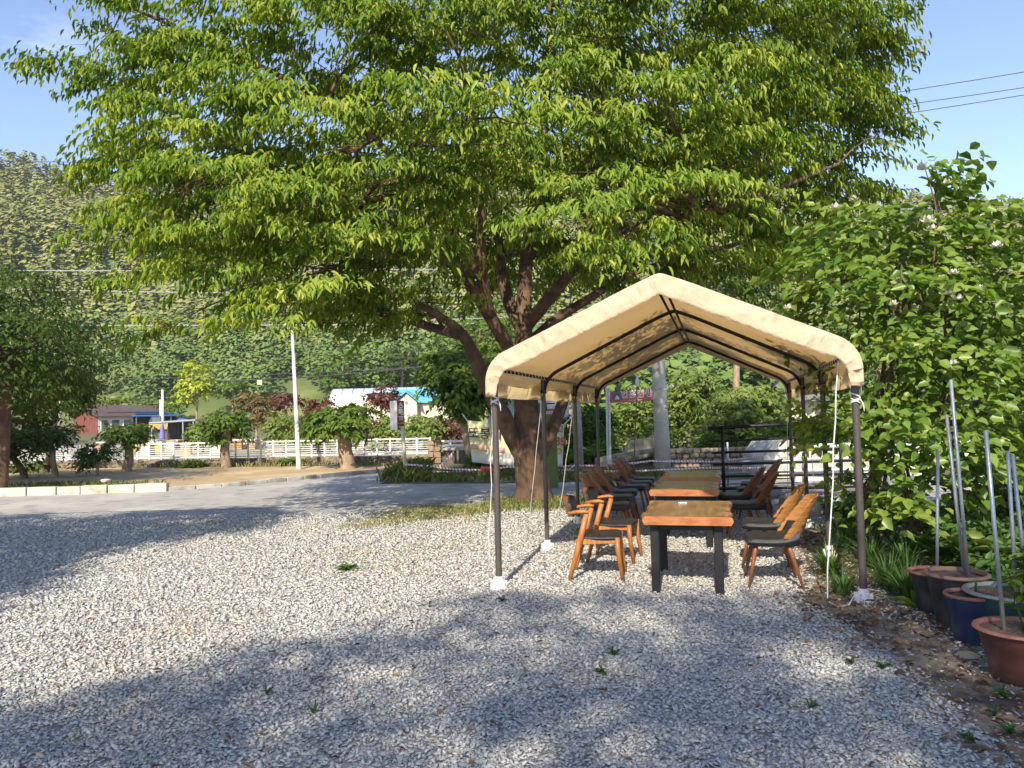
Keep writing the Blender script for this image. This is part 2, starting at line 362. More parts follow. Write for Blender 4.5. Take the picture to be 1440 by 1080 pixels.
ROADN = [gp(*p) for p in [(-420, 738), (0, 725), (120, 721), (250, 718), (460, 713), (600, 709), (700, 706), (860, 702), (1010, 699), (1120, 697), (1400, 690), (1900, 678)]]
ROADF = [gp(*p) for p in [(-420, 709), (0, 698), (120, 694), (235, 691), (330, 684), (420, 682), (530, 681.5), (700, 680.5), (860, 678), (1010, 676), (1400, 668), (1900, 656)]]
def strip(name, A, B, z, mat, nn=4, label=None, kind='structure'):
    m = MB(); m.grid([[(A[i].lerp(B[i], j/nn).x, A[i].lerp(B[i], j/nn).y, z) for j in range(nn+1)] for i in range(len(A))])
    for k, f in enumerate(m.f): m.f[k] = f[::-1]
    o = m.build(name, mat); return tag(o, label, kind=kind)
strip('road', ROADN, ROADF, .010, ASPH, label='worn grey asphalt road')
# side lane leaving towards the white fence
SL_L = [gp(*p) for p in [(330, 684.5), (450, 672.5), (540, 664.5), (592, 657.5)]]
SL_R = [gp(*p) for p in [(532, 682), (556, 671), (590, 663), (606, 657.5)]]
strip('side_lane', SL_R, SL_L, .006, ASPH, label='narrow asphalt lane branching off the road')
strip('dirt_field', [gp(-420, 709), gp(0, 698), gp(120, 694), gp(235, 691), gp(330, 684), gp(450, 672), gp(540, 664), gp(592, 657)],
      [gp(-420, 666), gp(0, 660), gp(120, 658.5), gp(235, 657.5), gp(330, 656.5), gp(450, 655.5), gp(540, 655), gp(592, 654.5)], .003, DIRT, label='bare tan dirt field beside the road')
gA = [Vector((p.x, -14, 0)) for p in ROADN]
gA[0].x = -40; gA[-1].x = 45
strip('gravel_lot', gA, ROADN, .005, GRAV, 12, label='grey crushed gravel parking area')
BEDL = [gp(*p) for p in [(1122, 742), (1128, 775), (1150, 815), (1120, 850), (1195, 882), (1262, 925), (1330, 985), (1395, 1040), (1440, 1085), (1500, 1200)]]
BEDR = [gp(*p) for p in [(1500, 735), (1560, 770), (1640, 800), (1740, 850), (1800, 880), (1860, 930), (1930, 990), (1950, 1040), (1980, 1085), (2000, 1200)]]
strip('planting_bed', BEDR, BEDL, .012, BED, 4, label='dark soil bed along the gravel')
bys = np.array([p.y for p in BEDL])[::-1]; bxs = np.array([p.x for p in BEDL])[::-1]
def bed_x(y): return np.interp(y, bys, bxs)

# gravel stones: angular chips lying on the sheet, dense near the camera
def chips(n, y0, y1, s0, s1, powr):
    yy = np.linspace(y0, y1, 400); ss = s0+(s1-s0)*(yy-y0)/(y1-y0); dn = (yy*.70+.3)/ss**2*(1-powr*(yy-y0)/(y1-y0))*np.clip((y1-yy)/1.2+.15, 0, 1)
    cd = np.cumsum(dn); Y = np.interp(rng.random(n), cd/cd[-1], yy); X = (rng.random(n)*2-1)*(Y*.70+.3)
    k = X < bed_x(Y)+.12*rng.normal(size=n)-.05; X, Y = X[k], Y[k]; n = len(X)
    s = (s0+(s1-s0)*(Y-y0)/(y1-y0))*(.55+.75*rng.random(n)**1.3)
    O = np.array([[1, 0, 0], [-1, 0, 0], [0, 1, 0], [0, -1, 0], [0, 0, 1], [0, 0, -1.]])
    V = O[None]*(.75+.5*rng.random((n, 6, 1)))+.28*rng.normal(size=(n, 6, 3))
    V *= np.stack([.9+.5*rng.random(n), .6+.35*rng.random(n), .28+.28*rng.random(n)], 1)[:, None]*s[:, None, None]*.5
    a = rng.random(n)*6.283; tl = rng.normal(size=(n, 2))*.35
    V[..., 2] += V[..., 0]*tl[:, None, 0]+V[..., 1]*tl[:, None, 1]
    c, d = np.cos(a)[:, None], np.sin(a)[:, None]
    x = V[..., 0]*c-V[..., 1]*d; y = V[..., 0]*d+V[..., 1]*c
    V = np.stack([x+X[:, None], y+Y[:, None], V[..., 2]+(.008+.25*s*(rng.random(n)-.1))[:, None]], -1)
    T = np.array([[0, 2, 4], [2, 1, 4], [1, 3, 4], [3, 0, 4], [2, 0, 5], [1, 2, 5], [3, 1, 5], [0, 3, 5]])
    Fq = (np.arange(n)[:, None, None]*6+T[None]).reshape(-1, 3)
    tn = np.clip(.48+.15*rng.normal(size=n), .02, .85); tn = np.where(rng.random(n) < .02, .97, tn)
    return V.reshape(-1, 3), Fq, np.repeat(tn, 6)
parts = [chips(152000, 2.0, 13.4, .025, .052, .45)]
Vs, Fs, Ts, o_ = [], [], [], 0
for a, b, c in parts: Vs.append(a); Fs.append(b+o_); Ts.append(c); o_ += len(a)
g = npmesh('gravel', np.concatenate(Vs), np.concatenate(Fs), STONE, np.concatenate(Ts))
tag(g, 'angular grey gravel chips covering the parking area', 'gravel', kind='stuff')

def dusty(m, c, lo, hi, amt, sc):
    t = m.node_tree; b = t.nodes['Principled BSDF']; l = t.links.new; src = b.inputs['Base Color'].links[0].from_socket
    tc = N(t, 'ShaderNodeTexCoord'); nz = N(t, 'ShaderNodeTexNoise'); nz.inputs['Scale'].default_value = sc; nz.inputs['Detail'].default_value = 9; nz.inputs['Roughness'].default_value = .65
    mr = N(t, 'ShaderNodeMapRange'); mr.inputs[1].default_value = lo; mr.inputs[2].default_value = hi; mr.inputs[4].default_value = amt; mx = N(t, 'ShaderNodeMixRGB'); mx.inputs[2].default_value = (*c, 1)
    l(tc.outputs['Object'], nz.inputs[0]); l(nz.outputs[0], mr.inputs[0]); l(mr.outputs[0], mx.inputs[0]); l(src, mx.inputs[1]); l(mx.outputs[0], b.inputs['Base Color'])
dusty(STONE, (.40, .32, .21), .52, .72, .5, .6)
dusty(ASPH, (.20, .19, .18), .55, .6, .5, 1.7)

# kerbs
kb = tag(thing('kerb', 'concrete kerb edging the dirt field', None, gp(100, 692)), kind='structure')
KERBM = pm('kerb_concrete', (.56, .52, .44), (.44, .41, .35), 5, .9, .5, 50, c3=(.30, .27, .20), s3=2.6, r3=(.5, .7))
def kerb_blocks(pxs, hgt, dep, mats):
    for i in range(len(pxs)-1):
        a, b = gp(*pxs[i]), gp(*pxs[i+1]); d = (b-a); ln = d.length; m = MB()
        mt = Matrix.Rotation(math.atan2(d.y, d.x)+random.uniform(-.006, .006), 3, 'Z')
        c = (a+b)/2+Vector((0, 0, hgt/2-.02+random.uniform(-.008, .008)))+mt @ Vector((0, dep*.6, 0))
        m.box(c, (ln-.025, dep, hgt+.04), mt, .012); m.build('kerb_block', mats, kb)
kerb_blocks([(-190, 706), (-110, 703.6), (-60, 702), (-8, 699.5), (36, 698), (78, 697), (112, 696), (150, 694.5), (188, 693.5), (234, 692)], .20, .22, KERBM)
kerb_blocks([(236, 691.5), (276, 688.3), (313, 685.7), (347, 682.6), (378, 679.7), (404, 677), (428, 674.8), (450, 672.6), (472, 670.6), (492, 668.7), (512, 667), (530, 665.4), (548, 663.8), (566, 661.7), (582, 659.3)], .11, .16, CONC)

# ------------------------------------------------------------------ trees
def pads_points(pads, per, axis, shell=.55, upper=.25):
    """pads: (centre, rx, ry, rz). returns spray bases and outward directions"""
    Cs, Os = [], []
    for (c, rx, ry, rz) in pads:
        n = max(3, int(per*(rx*ry*rz)**(2/3)))
        u = rand_unit(n); r = (shell+(1-shell)*rng.random((n, 1)))**.7
        u[:, 2] = np.where(rng.random(n) < upper, np.abs(u[:, 2]), u[:, 2])
        p = np.array(c)[None]+u*r*np.array([rx, ry, rz])[None]
        o = u*np.array([1, 1, .35])[None]*.6; h = p-np.array(axis)[None]; h[:, 2] = 0; o += nrm(h)*.7
        Cs.append(p); Os.append(nrm(o))
    return np.concatenate(Cs), np.concatenate(Os)
def curve_pts(a, b, n=5, sag=.0, wob=.1):
    a, b = Vector(a), Vector(b); L_ = (b-a).length; out = []
    for i in range(n+1):
        t = i/n; p = a.lerp(b, t); k = math.sin(t*math.pi)
        out.append(p+Vector((random.uniform(-1, 1), random.uniform(-1, 1), random.uniform(-.6, .6)))*wob*L_*.18*k+Vector((0, 0, sag*L_*k)))
    return out
def big_tree(label, base, limbs, pads, leaf, per, nleaf, slen, ll, lw, droop, singles=0, bark=BARK, group=None, branch_r=.05, twigs=3, trunk_n=14, name='broadleaf_tree'):
    t = thing(name, label, 'tree', base, group=group)
    tb = MB(); bb = MB(); nodes = []
    for k, (pts, rad) in enumerate(limbs):
        pts = [Vector(p) for p in pts]
        # smooth the limb with a Catmull-Rom pass
        P, Rr = [], []
        for i in range(len(pts)-1):
            p0, p1, p2, p3 = pts[max(i-1, 0)], pts[i], pts[i+1], pts[min(i+2, len(pts)-1)]
            for s in range(4):
                q = s/4; P.append(.5*((2*p1)+(p2-p0)*q+(2*p0-5*p1+4*p2-p3)*q*q+(3*p1-p0-3*p2+p3)*q**3)); Rr.append(rad[i]*(1-q)+rad[i+1]*q)
        P.append(pts[-1]); Rr.append(rad[-1])
        (tb if k == 0 else bb).tube(P, Rr, trunk_n if k == 0 else 10, jit=.07 if k == 0 else .06)
        nodes += [(p, r) for p, r in zip(P, Rr) if r < .2]
    if not nodes: nodes = [(Vector(limbs[0][0][-1]), .05)]
    for (c, rx, ry, rz) in pads:
        c = Vector(c); best = min(nodes, key=lambda q: (q[0]-c).length+(.6 if q[0].z > c.z else 0))
        r0 = min(branch_r, best[1]*.7); pts = curve_pts(best[0], c, 5, .06, .5)
        bb.tube(pts, [r0*(1-.75*i/5) for i in range(6)], 6)
        for _ in range(twigs):
            s = random.choice(pts[2:]); e = c+Vector((random.uniform(-1, 1)*rx, random.uniform(-1, 1)*ry, random.uniform(-.3, .8)*rz))
            bb.tube(curve_pts(s, e, 4, .03, .6), [r0*.32, r0*.26, r0*.2, r0*.15, r0*.08], 4, cap=False)
    tb.build('trunk', bark, t, smooth=True)
    if bb.v: bb.build('branches', bark, t, smooth=True)
    C, O = pads_points([(c, rx, ry, rz*.62) for c, rx, ry, rz in pads] if singles else pads, per, base, .72 if singles else .55, .6 if singles else .25)
    P, D, Nn, ln, wd = sprays(C, O, nleaf, slen, ll, lw, droop)
    cl = np.repeat(rng.random(len(C)), nleaf)
    tint = np.clip(.42*cl+.30*rng.random(len(P))+.14*rng.normal(size=len(P))+.12, 0, 1)
    off = wloc(t)
    if singles:
        cw = thing('crown', None, None); cw.parent = t
        leaves_on(cw, P, D, Nn, ln, wd, tint, leaf, singles, off=off)
    else:
        o = leaves_on(t, P, D, Nn, ln, wd, tint, leaf, 0, stuff_name='crown', off=off, simple=True); o.parent = t
    for ch in t.children_recursive:
        if ch.name.startswith('foliage'): ch['kind'] = 'stuff'
    return t, len(P)
def P_(px, py, Y, hx, hy, ry):
    """crown pad seen at a pixel, at a depth"""
    return (pt(px, py, Y), hx*Y/F, ry, hy*Y/F)

# --- the big zelkova
TB = gp(750, 706); TY = TB.y
def q(px, py, dy=0): return pt(px, py, TY+dy)
b0 = Vector((TB.x, TB.y, -.15))
limbs = [
 ([b0, q(750, 690), q(747, 660), q(744, 625), q(741, 585), q(738, 540), q(737, 500), q(736, 460)], [.43, .345, .315, .29, .25, .21, .19, .165]),
 ([q(742, 650), q(722, 615, -.1), q(702, 575, -.3), q(675, 520, -.5), q(650, 470, -.8), q(610, 440, -1.2), q(560, 415, -1.8), q(470, 380, -2.4)], [.19, .175, .155, .13, .10, .065, .05, .03]),
 ([q(738, 520), q(718, 492, -.2), q(690, 445, -.5), q(680, 400, -.8), q(676, 340, -1.1), q(678, 280, -1.4), q(668, 190, -1.7), q(650, 90, -1.8)], [.15, .135, .12, .105, .09, .08, .06, .035]),
 ([q(690, 445, -.5), q(650, 385, -1), q(600, 345, -1.6), q(540, 315, -2.4), q(450, 265, -3), q(340, 215, -3.2)], [.13, .11, .09, .075, .055, .03]),
 ([q(736, 465), q(737, 420, .2), q(741, 360, .4), q(748, 300, .4), q(758, 230, .5), q(770, 120, .6), q(775, -60, .8)], [.165, .15, .135, .115, .10, .075, .045]),
 ([q(733, 460), q(712, 415, .5), q(704, 370, .8), q(702, 340, 1), q(690, 260, 1.6), q(660, 120, 2.4)], [.14, .12, .10, .09, .07, .04]),
 ([q(742, 455), q(768, 425, -.4), q(800, 385, -.9), q(824, 342, -1.3), q(860, 280, -2), q(900, 190, -2.6), q(930, 90, -3)], [.14, .12, .10, .09, .07, .055, .03]),
 ([q(740, 490), q(775, 455, .4), q(820, 425, 1), q(900, 380, 1.8), q(1010, 350, 2.2), q(1120, 320, 2.2)], [.12, .10, .085, .065, .05, .03]),
 ([q(824, 342, -1.3), q(890, 320, -2), q(980, 300, -2.6), q(1080, 270, -2.6), q(1180, 230, -2.4)], [.07, .06, .05, .04, .02]),
 ([q(748, 300, .4), q(830, 220, -.4), q(930, 150, -1), q(1040, 90, -1.4), q(1160, 30, -1.6)], [.09, .075, .06, .045, .02]),
 ([q(680, 400, -.8), q(620, 300, -1.2), q(520, 190, -1.6), q(400, 110, -1.6), q(250, 40, -1.4), q(160, 0, -1.4)], [.08, .07, .06, .045, .035, .02]),
 ([q(645, 470, -.8), q(590, 455, .6), q(520, 430, 1.6), q(420, 400, 2.2)], [.10, .08, .06, .03]),
 ([q(760, 640, .1), q(784, 585, .4), q(806, 530, .8), q(860, 440, 1.4), q(960, 360, 2.2)], [.145, .12, .095, .07, .045]),
]
pads = [P_(*a) for a in [
 (112, 100, 12.3, 34, 14, .5), (165, 122, 12.3, 34, 20, .6), (225, 95, 12.3, 60, 24, .8), (160, 12, 12.8, 40, 20, .7), (225, 25, 12.6, 40, 26, .7), (235, 175, 12, 60, 36, 1),
 (370, 50, 12.6, 85, 45, 1.3), (300, 105, 12.2, 70, 40, 1.1), (350, 140, 10.8, 70, 26, .9), (215, 240, 11.4, 60, 26, .8), (170, 228, 11.4, 24, 12, .4), (270, 205, 11, 90, 36, 1.1),
 (225, 300, 11.6, 40, 26, .7), (420, 180, 11, 90, 34, 1.2), (330, 270, 10.4, 105, 36, 1.2), (250, 335, 11, 78, 26, .9), (385, 335, 10, 100, 30, 1), (330, 385, 10.6, 70, 22, .8),
 (435, 408, 9.3, 48, 22, .6), (395, 445, 9.6, 40, 14, .5), (238, 458, 10.8, 24, 10, .35), (172, 385, 10.9, 13, 16, .3),
 (500, 70, 12.2, 110, 60, 1.5), (640, 40, 12, 110, 60, 1.5), (490, 205, 10.5, 95, 34, 1.2), (590, 160, 9.6, 80, 26, 1), (700, 165, 9, 72, 24, .8), (560, 270, 10.8, 100, 40, 1.3),
 (450, 290, 9.8, 80, 32, 1), (680, 270, 11.6, 90, 44, 1.4), (545, 360, 11.4, 110, 36, 1.5), (460, 420, 12, 75, 26, 1.1), (600, 425, 13.6, 80, 22, 1.2), (520, 445, 13, 60, 20, 1),
 (790, 45, 11.6, 110, 60, 1.5), (920, 40, 11.6, 110, 60, 1.4), (850, 140, 10.6, 90, 40, 1.2), (940, 150, 9, 60, 26, .7), (790, 215, 11, 90, 40, 1.2), (820, 310, 8.9, 62, 20, .6),
 (890, 330, 9, 42, 26, .6), (840, 270, 9.6, 60, 24, .7), (1000, 130, 10.8, 90, 46, 1.2), (1060, 45, 11.6, 100, 54, 1.4), (1150, 50, 13.2, 80, 54, 1.3), (1222, 20, 13.3, 24, 26, .7), (1190, 85, 13.3, 40, 26, .8),
 (1120, 145, 13.2, 88, 40, 1.2), (1185, 165, 13.4, 60, 28, .9), (1250, 185, 13.4, 20, 10, .35), (1170, 225, 13.5, 56, 28, .9), (1000, 225, 10.6, 90, 34, 1), (955, 280, 9.6, 80, 26, .7), (1065, 300, 13.8, 75, 26, 1.0),
 (1165, 275, 14.5, 50, 28, .9), (1040, 190, 12, 90, 60, 1.4), (900, 230, 12, 100, 50, 1.4), (1000, 330, 12.6, 90, 24, 1.1), (1090, 345, 15, 50, 30, 1),
 (870, 372, 12.6, 95, 26, 1.2), (990, 376, 12.8, 75, 24, 1.1), (760, 370, 16.5, 110, 36, 1.6), (660, 340, 15.5, 120, 50, 1.7), (500, 330, 14, 110, 36, 1.4), 
 (600, 220, 15.5, 130, 50, 1.6), (800, 200, 15.5, 140, 50, 1.6), (1000, 230, 15, 100, 45, 1.4), (1070, 110, 15, 100, 45, 1.4), (720, 90, 16, 150, 50, 1.6), (560, 130, 13.8, 110, 40, 1.4), (880, 90, 13.8, 110, 40, 1.4), (420, 250, 12.6, 90, 34, 1.2), (720, 240, 14, 110, 40, 1.4), (880, 300, 13.4, 90, 34, 1.2),
 (320, 350, 13.5, 70, 40, 1.2), (560, -70, 13.5, 200, 70, 2.4), (820, -80, 13.5, 220, 70, 2.4), (1080, -50, 13, 140, 60, 1.8), (700, -180, 13.8, 260, 60, 2.6)]]
_, n_ = big_tree('huge spreading tree with forked brown trunk shading the road edge behind the canopy', Vector((TB.x, TB.y, 0)), limbs, pads, ZELK, 90, 50, .64, .132, .037, .85, singles=300, branch_r=.045, twigs=7, name='zelkova_tree')
print('zelkova leaves', n_)

def mid_tree(label, box, base, Y, leaf, trunk_px=8, ntri=9000, ll=.22, lw=.1, lean=None, bark=BARKP, droop=.35, pads_n=12, flat=.55, group=None, name='broadleaf_tree', fork=2, z0=None, per=None, low=.0):
    x0, x1, y0, y1 = box; c = pt((x0+x1)/2, (y0+y1)/2, Y); rx = (x1-x0)/2*Y/F*.86; rz = (y1-y0)/2*Y/F*.88; ry = rx*.9
    b = pt(base[0], base[1], Y); 
    if z0 is not None: b.z = z0
    else: b.z = float(hz(b.x, Y))
    pads = []
    for i in range(pads_n):
        u = Vector(rand_unit(1)[0]); 
        if i % 3 == 0: u.y = -abs(u.y)
        k = random.uniform(.35, .68)
        pads.append((c+Vector((u.x*rx*k, u.y*ry*k, u.z*rz*k)), rx*random.uniform(.34, .5), ry*random.uniform(.34, .5), rz*random.uniform(.3, .45)*(flat/.55)))
    pads.append((c, rx*.6, ry*.6, rz*.6))
    r = trunk_px/2*Y/F; top = Vector((c.x, c.y, c.z-.2*rz)) if lean is None else pt(lean[0], lean[1], Y)
    tr = [b-Vector((0, 0, .15)), b+Vector((0, 0, .12)), b.lerp(top, .35)+Vector((random.uniform(-1, 1)*r*.5, 0, 0)), b.lerp(top, .7)+Vector((random.uniform(-1, 1)*r*.6, 0, 0)), top]
    lm = [(tr, [r*1.25, r*1.06, r, r*.9, r*.7])]
    for k in range(fork):
        e = c+Vector((random.uniform(-.6, .6)*rx, random.uniform(-.5, .5)*ry, random.uniform(.1, .6)*rz)); lm.append((curve_pts(top-Vector((0, 0, r)), e, 3, .05, .3), [r*.6, r*.45, r*.32, r*.15]))
    vol = sum((a[1]*a[2]*a[3])**(2/3) for a in pads); nl = 16
    t, n = big_tree(label, b, lm, pads, leaf, ntri/4/nl/vol, nl, max(ll*2.2, .25*rx), ll, lw, droop, bark=bark, group=group, branch_r=r*.4, twigs=1, trunk_n=9, name=name)
    return t
# --- big dark tree at the left and the small trees along the dirt field
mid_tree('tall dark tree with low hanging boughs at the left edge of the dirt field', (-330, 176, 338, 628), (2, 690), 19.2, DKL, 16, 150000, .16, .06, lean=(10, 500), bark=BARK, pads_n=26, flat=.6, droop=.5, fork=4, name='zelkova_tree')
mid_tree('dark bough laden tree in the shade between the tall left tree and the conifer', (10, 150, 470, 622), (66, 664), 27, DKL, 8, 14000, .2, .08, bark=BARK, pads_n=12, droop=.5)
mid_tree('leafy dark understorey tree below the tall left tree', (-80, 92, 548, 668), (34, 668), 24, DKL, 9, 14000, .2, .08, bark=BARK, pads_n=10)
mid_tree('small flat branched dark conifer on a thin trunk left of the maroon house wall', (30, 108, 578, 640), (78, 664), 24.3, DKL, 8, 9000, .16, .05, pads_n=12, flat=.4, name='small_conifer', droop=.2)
mid_tree('round dark green shrub tree in front of the brown house', (112, 158, 612, 662), (137, 667), 24.6, DKL, 4, 4500, .15, .07, fork=1)
PG = 'pollarded trees along the dirt field'
mid_tree('short pollarded tree in front of the blue awning', (152, 207, 588, 630), (179, 662), 26.3, MIDL, 12, 6000, .2, .09, lean=(187, 618), group=PG, fork=2)
mid_tree('pollarded tree with a round crown between the beehives and the street lamp', (287, 352, 566, 628), (318, 657), 27, MIDL, 13, 8000, .2, .09, lean=(320, 610), group=PG)
mid_tree('pollarded tree with thick leaning trunk right of the street lamp', (436, 526, 556, 628), (489, 656), 25, MIDL, 21, 12000, .22, .10, lean=(474, 596), group=PG, fork=3)
mid_tree('leaning pale trunked tree holding one end of the yellow banner', (583, 712, 462, 602), (670, 657), 24.3, MIDL, 19, 26000, .24, .11, lean=(643, 572), fork=4, pads_n=18)
# --- planted trees beyond the white fence
for lab, box, base, Y, lm, tp, nt_ in [
 ('bright yellow green tree standing tall on the slope above the beehives', (246, 308, 490, 585), (277, 605), 106, YELL, 3, 7000),
 ('light green maple left of the street lamp', (372, 432, 570, 632), (400, 640), 38, LITL, 4, 6500),
 ('yellow green bush tree behind the round pollarded tree', (262, 312, 588, 632), (285, 640), 40, LITL, 3, 4500),
 ('olive bronze tree behind the round pollarded tree', (330, 392, 545, 610), (360, 640), 44, BRNL, 4, 5000),
 ('red leaved maple just left of the street lamp', (378, 425, 545, 582), (402, 640), 48, REDL, 4, 3500),
 ('dark red maple right of the street lamp', (428, 472, 545, 625), (450, 640), 42, REDL, 4, 5500),
 ('tall dark red maple in front of the long blue roof', (518, 556, 533, 580), (536, 640), 44, REDL, 4, 5000),
 ('brownish red maple below the long blue roof', (502, 548, 578, 632), (525, 640), 38, REDL, 4, 5000),
 ('light green maple behind the leaning pollarded tree', (430, 470, 590, 636), (450, 642), 36, LITL, 3, 4000),
 ('light green maple left of the brown signboard', (530, 556, 575, 636), (544, 642), 37, LITL, 3, 4000),
 ('light green maple right of the brown signboard', (560, 632, 572, 634), (598, 642), 37, LITL, 4, 7000),
 ('small crimson maple beside the leaning pale trunk', (612, 660, 575, 628), (638, 640), 38, REDL, 4, 5000),
 ('pine like tree with flat top behind the olive tree', (308, 345, 528, 562), (327, 610), 104, MIDL, 3, 3000),
 ('fresh green tree behind the brown house roof', (150, 215, 545, 590), (190, 600), 108, LITL, 3, 4000),
 ('mid green tree above the blue awning', (205, 255, 540, 600), (232, 610), 108, MIDL, 3, 4000),
 ('mid green tree left behind the brown house', (95, 160, 548, 600), (130, 606), 110, LITL, 3, 4000),
 ('dark green tree on the slope above the blue hall', (440, 520, 480, 560), (480, 600), 118, MIDL, 4, 5000),
 ('dense tree above the white gabled building', (520, 610, 465, 555), (565, 600), 118, DKL, 4, 6000),
]:
    mid_tree(lab, box, base, Y, lm, tp, nt_, .011*Y**.9*.8, .0055*Y**.9*.8, z0=None, pads_n=10)
# --- trees seen under and behind the big crown, right half
for lab, box, base, Y, lm, tp, nt_ in [
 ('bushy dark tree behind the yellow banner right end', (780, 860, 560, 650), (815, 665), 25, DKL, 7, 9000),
 ('tall green tree behind the forked trunk', (600, 760, 400, 560), (690, 640), 34, MIDL, 9, 16000),
 ('tall loose green tree right behind the forked trunk', (740, 870, 440, 580), (800, 650), 36, MIDL, 8, 13000),
 ('bright leafy tree behind the red banner', (840, 935, 525, 620), (880, 655), 32, LITL, 7, 11000),
 ('broad sunlit tree right of the white utility pole', (925, 1020, 500, 625), (960, 645), 30, LITL, 9, 14000),
 ('tree with two pale stems seen through the canopy', (985, 1120, 520, 625), (1052, 660), 26, LITL, 11, 14000),
 ('sunlit bush tree behind the black railing', (1060, 1160, 585, 650), (1110, 655), 27, LITL, 6, 8000),
 ('dark tree rising behind the canopy roof right side', (930, 1130, 330, 480), (1040, 640), 30, DKL, 10, 15000),
 ('pale green tree beyond the magnolia', (1140, 1330, 380, 600), (1240, 650), 34, MIDL, 9, 15000),
 ('leafy tree beyond the right edge of the bed', (1300, 1520, 420, 620), (1420, 650), 30, MIDL, 9, 15000),
]:
    mid_tree(lab, box, base, Y, lm, tp, nt_, .2, .09, pads_n=14)

# --- trees outside the frame whose shade lies on the gravel
def shade_tree(label, base, pads, per=30, nleaf=16, dh=0):
    sh = Vector((-.292*dh, -1.294*dh, dh)); b = Vector(base)+Vector((sh.x, sh.y, 0)); pads = [(Vector(p[0])+sh, *p[1:]) for p in pads]; c = sum((Vector(p[0]) for p in pads), Vector())/len(pads)
    big_tree(label, b, [([b-Vector((0, 0, .1)), b+Vector((0, 0, 1)), b.lerp(Vector((c.x, c.y, c.z*.7)), .8), c], [.3, .25, .2, .12])], pads, ZELK, per, nleaf, .7, .24, .10, .5, branch_r=.06, twigs=2)
shade_tree('leafy tree standing behind the viewer, shading the near gravel', (-.5, -6, 0), [((-1.3, -3.4, 6), 2.6, 2.2, 1.1), ((1.4, -3.0, 5.6), 2.2, 2.0, 1), ((-3.8, -4.2, 5.4), 1.9, 1.7, .9), ((3.6, -3.4, 5.3), 2.1, 2.2, 1), ((.2, -5.5, 7.0), 2.8, 2, 1.2), ((-3.4, -6.6, 6), 2, 2, 1), ((2.8, -6.5, 6), 2.4, 2, 1.1), ((5.4, -4.2, 5), 1.8, 2, .9), ((2.7, -1.7, 5.7), 1.9, 1.5, .8), ((4.4, -2.2, 5.6), 1.7, 1.6, .8), ((-2.6, -4.6, 6.4), 2.2, 1.6, .9), ((.6, -4.2, 5.4), 2, 1.4, .8)], 46, dh=6)
shade_tree('dense tree outside the left edge, shading the far gravel', (-10.6, 3.6, 0), [((-9.6, 3.2, 4.6), 2.6, 2.4, 1.0), ((-8.4, 5.2, 4.2), 1.9, 1.6, .8), ((-11.5, 5.0, 5.2), 2.4, 2, 1), ((-8.2, 2.0, 4.4), 1.9, 1.7, .8), ((-11.8, 2.0, 4.6), 2.2, 2, 1.0), ((-9.2, 4.2, 4.0), 2.2, 2.0, .8), ((-7.5, 5.6, 5.2), 1.9, 1.5, .8), ((-6.8, 6.0, 5.5), 1.0, .9, .5)], 130, dh=3)

# --- woodland on the slope: one mass of tufted crowns
def forest(name, n, ymin, ymax, zfrac, mat, hgt, lump, label, conic=.5, nf=26):
    Y = ymin+(ymax-ymin)*rng.random(n*3)**.8; X = (rng.random(n*3)*2-1)*(Y*.74+14)
    px = X/Y*F+720; k = ((Y > 113) & ~((px > 90) & (px < 330) & (Y < 118)) & ~((px > 430) & (px < 665) & (Y < 119))) | (px > 665) | (px < -20) & (Y > 60)
    X, Y = X[k][:n], Y[k][:n]; n = len(X); Z = hz(X, Y)
    H = hgt*(.7+.6*rng.random(n)); rad = H*(.28+.16*rng.random(n))
    t = rng.random((n, nf))**.8; u = rand_unit(n*nf).reshape(n, nf, 3)
    rr = rad[:, None]*np.sqrt(1-(np.clip(t, 0, .97)*2*(1-conic)-(1-2*conic))**2) if conic < .5 else rad[:, None]*(1-t*.85)
    a = rng.random((n, nf))*6.283
    P = np.stack([X[:, None]+rr*np.cos(a), Y[:, None]+rr*np.sin(a), Z[:, None]+H[:, None]*(.18+.82*t)], -1).reshape(-1, 3)
    out = np.stack([np.cos(a), np.sin(a), .4+.9*t], -1).reshape(-1, 3)
    Nn = nrm(out*.5+np.array([-.05, -.35, .75])+.28*rng.normal(size=out.shape)); D = nrm(np.cross(Nn, rand_unit(len(P)))); S = np.cross(Nn, D)
    s = (lump*(.6+.8*rng.random(len(P))))[:, None]
    V = np.stack([P-D*s, P+S*s*.8-Nn*s*.25, P+D*s, P-S*s*.8-Nn*s*.25], 1).reshape(-1, 3)
    Fq = np.arange(len(P)*4).reshape(-1, 4)
    tint = np.clip(np.repeat(rng.random(n), nf)*.8+.2*rng.random(len(P)), 0, 1)
    o = npmesh(name, V, Fq, mat, np.repeat(tint, 4)); return tag(o, label, 'woodland', kind='stuff')
forest('pine_woodland', 4300, 132, 262, 1, PINEL, 6.4, .62, 'grey green pine woods covering the mountain slope', .5, 44)
forest('broadleaf_woodland', 1900, 44, 155, 1, DECL, 6.0, .36, 'fresh green broadleaf woods on the foot of the slope', .3, 90)

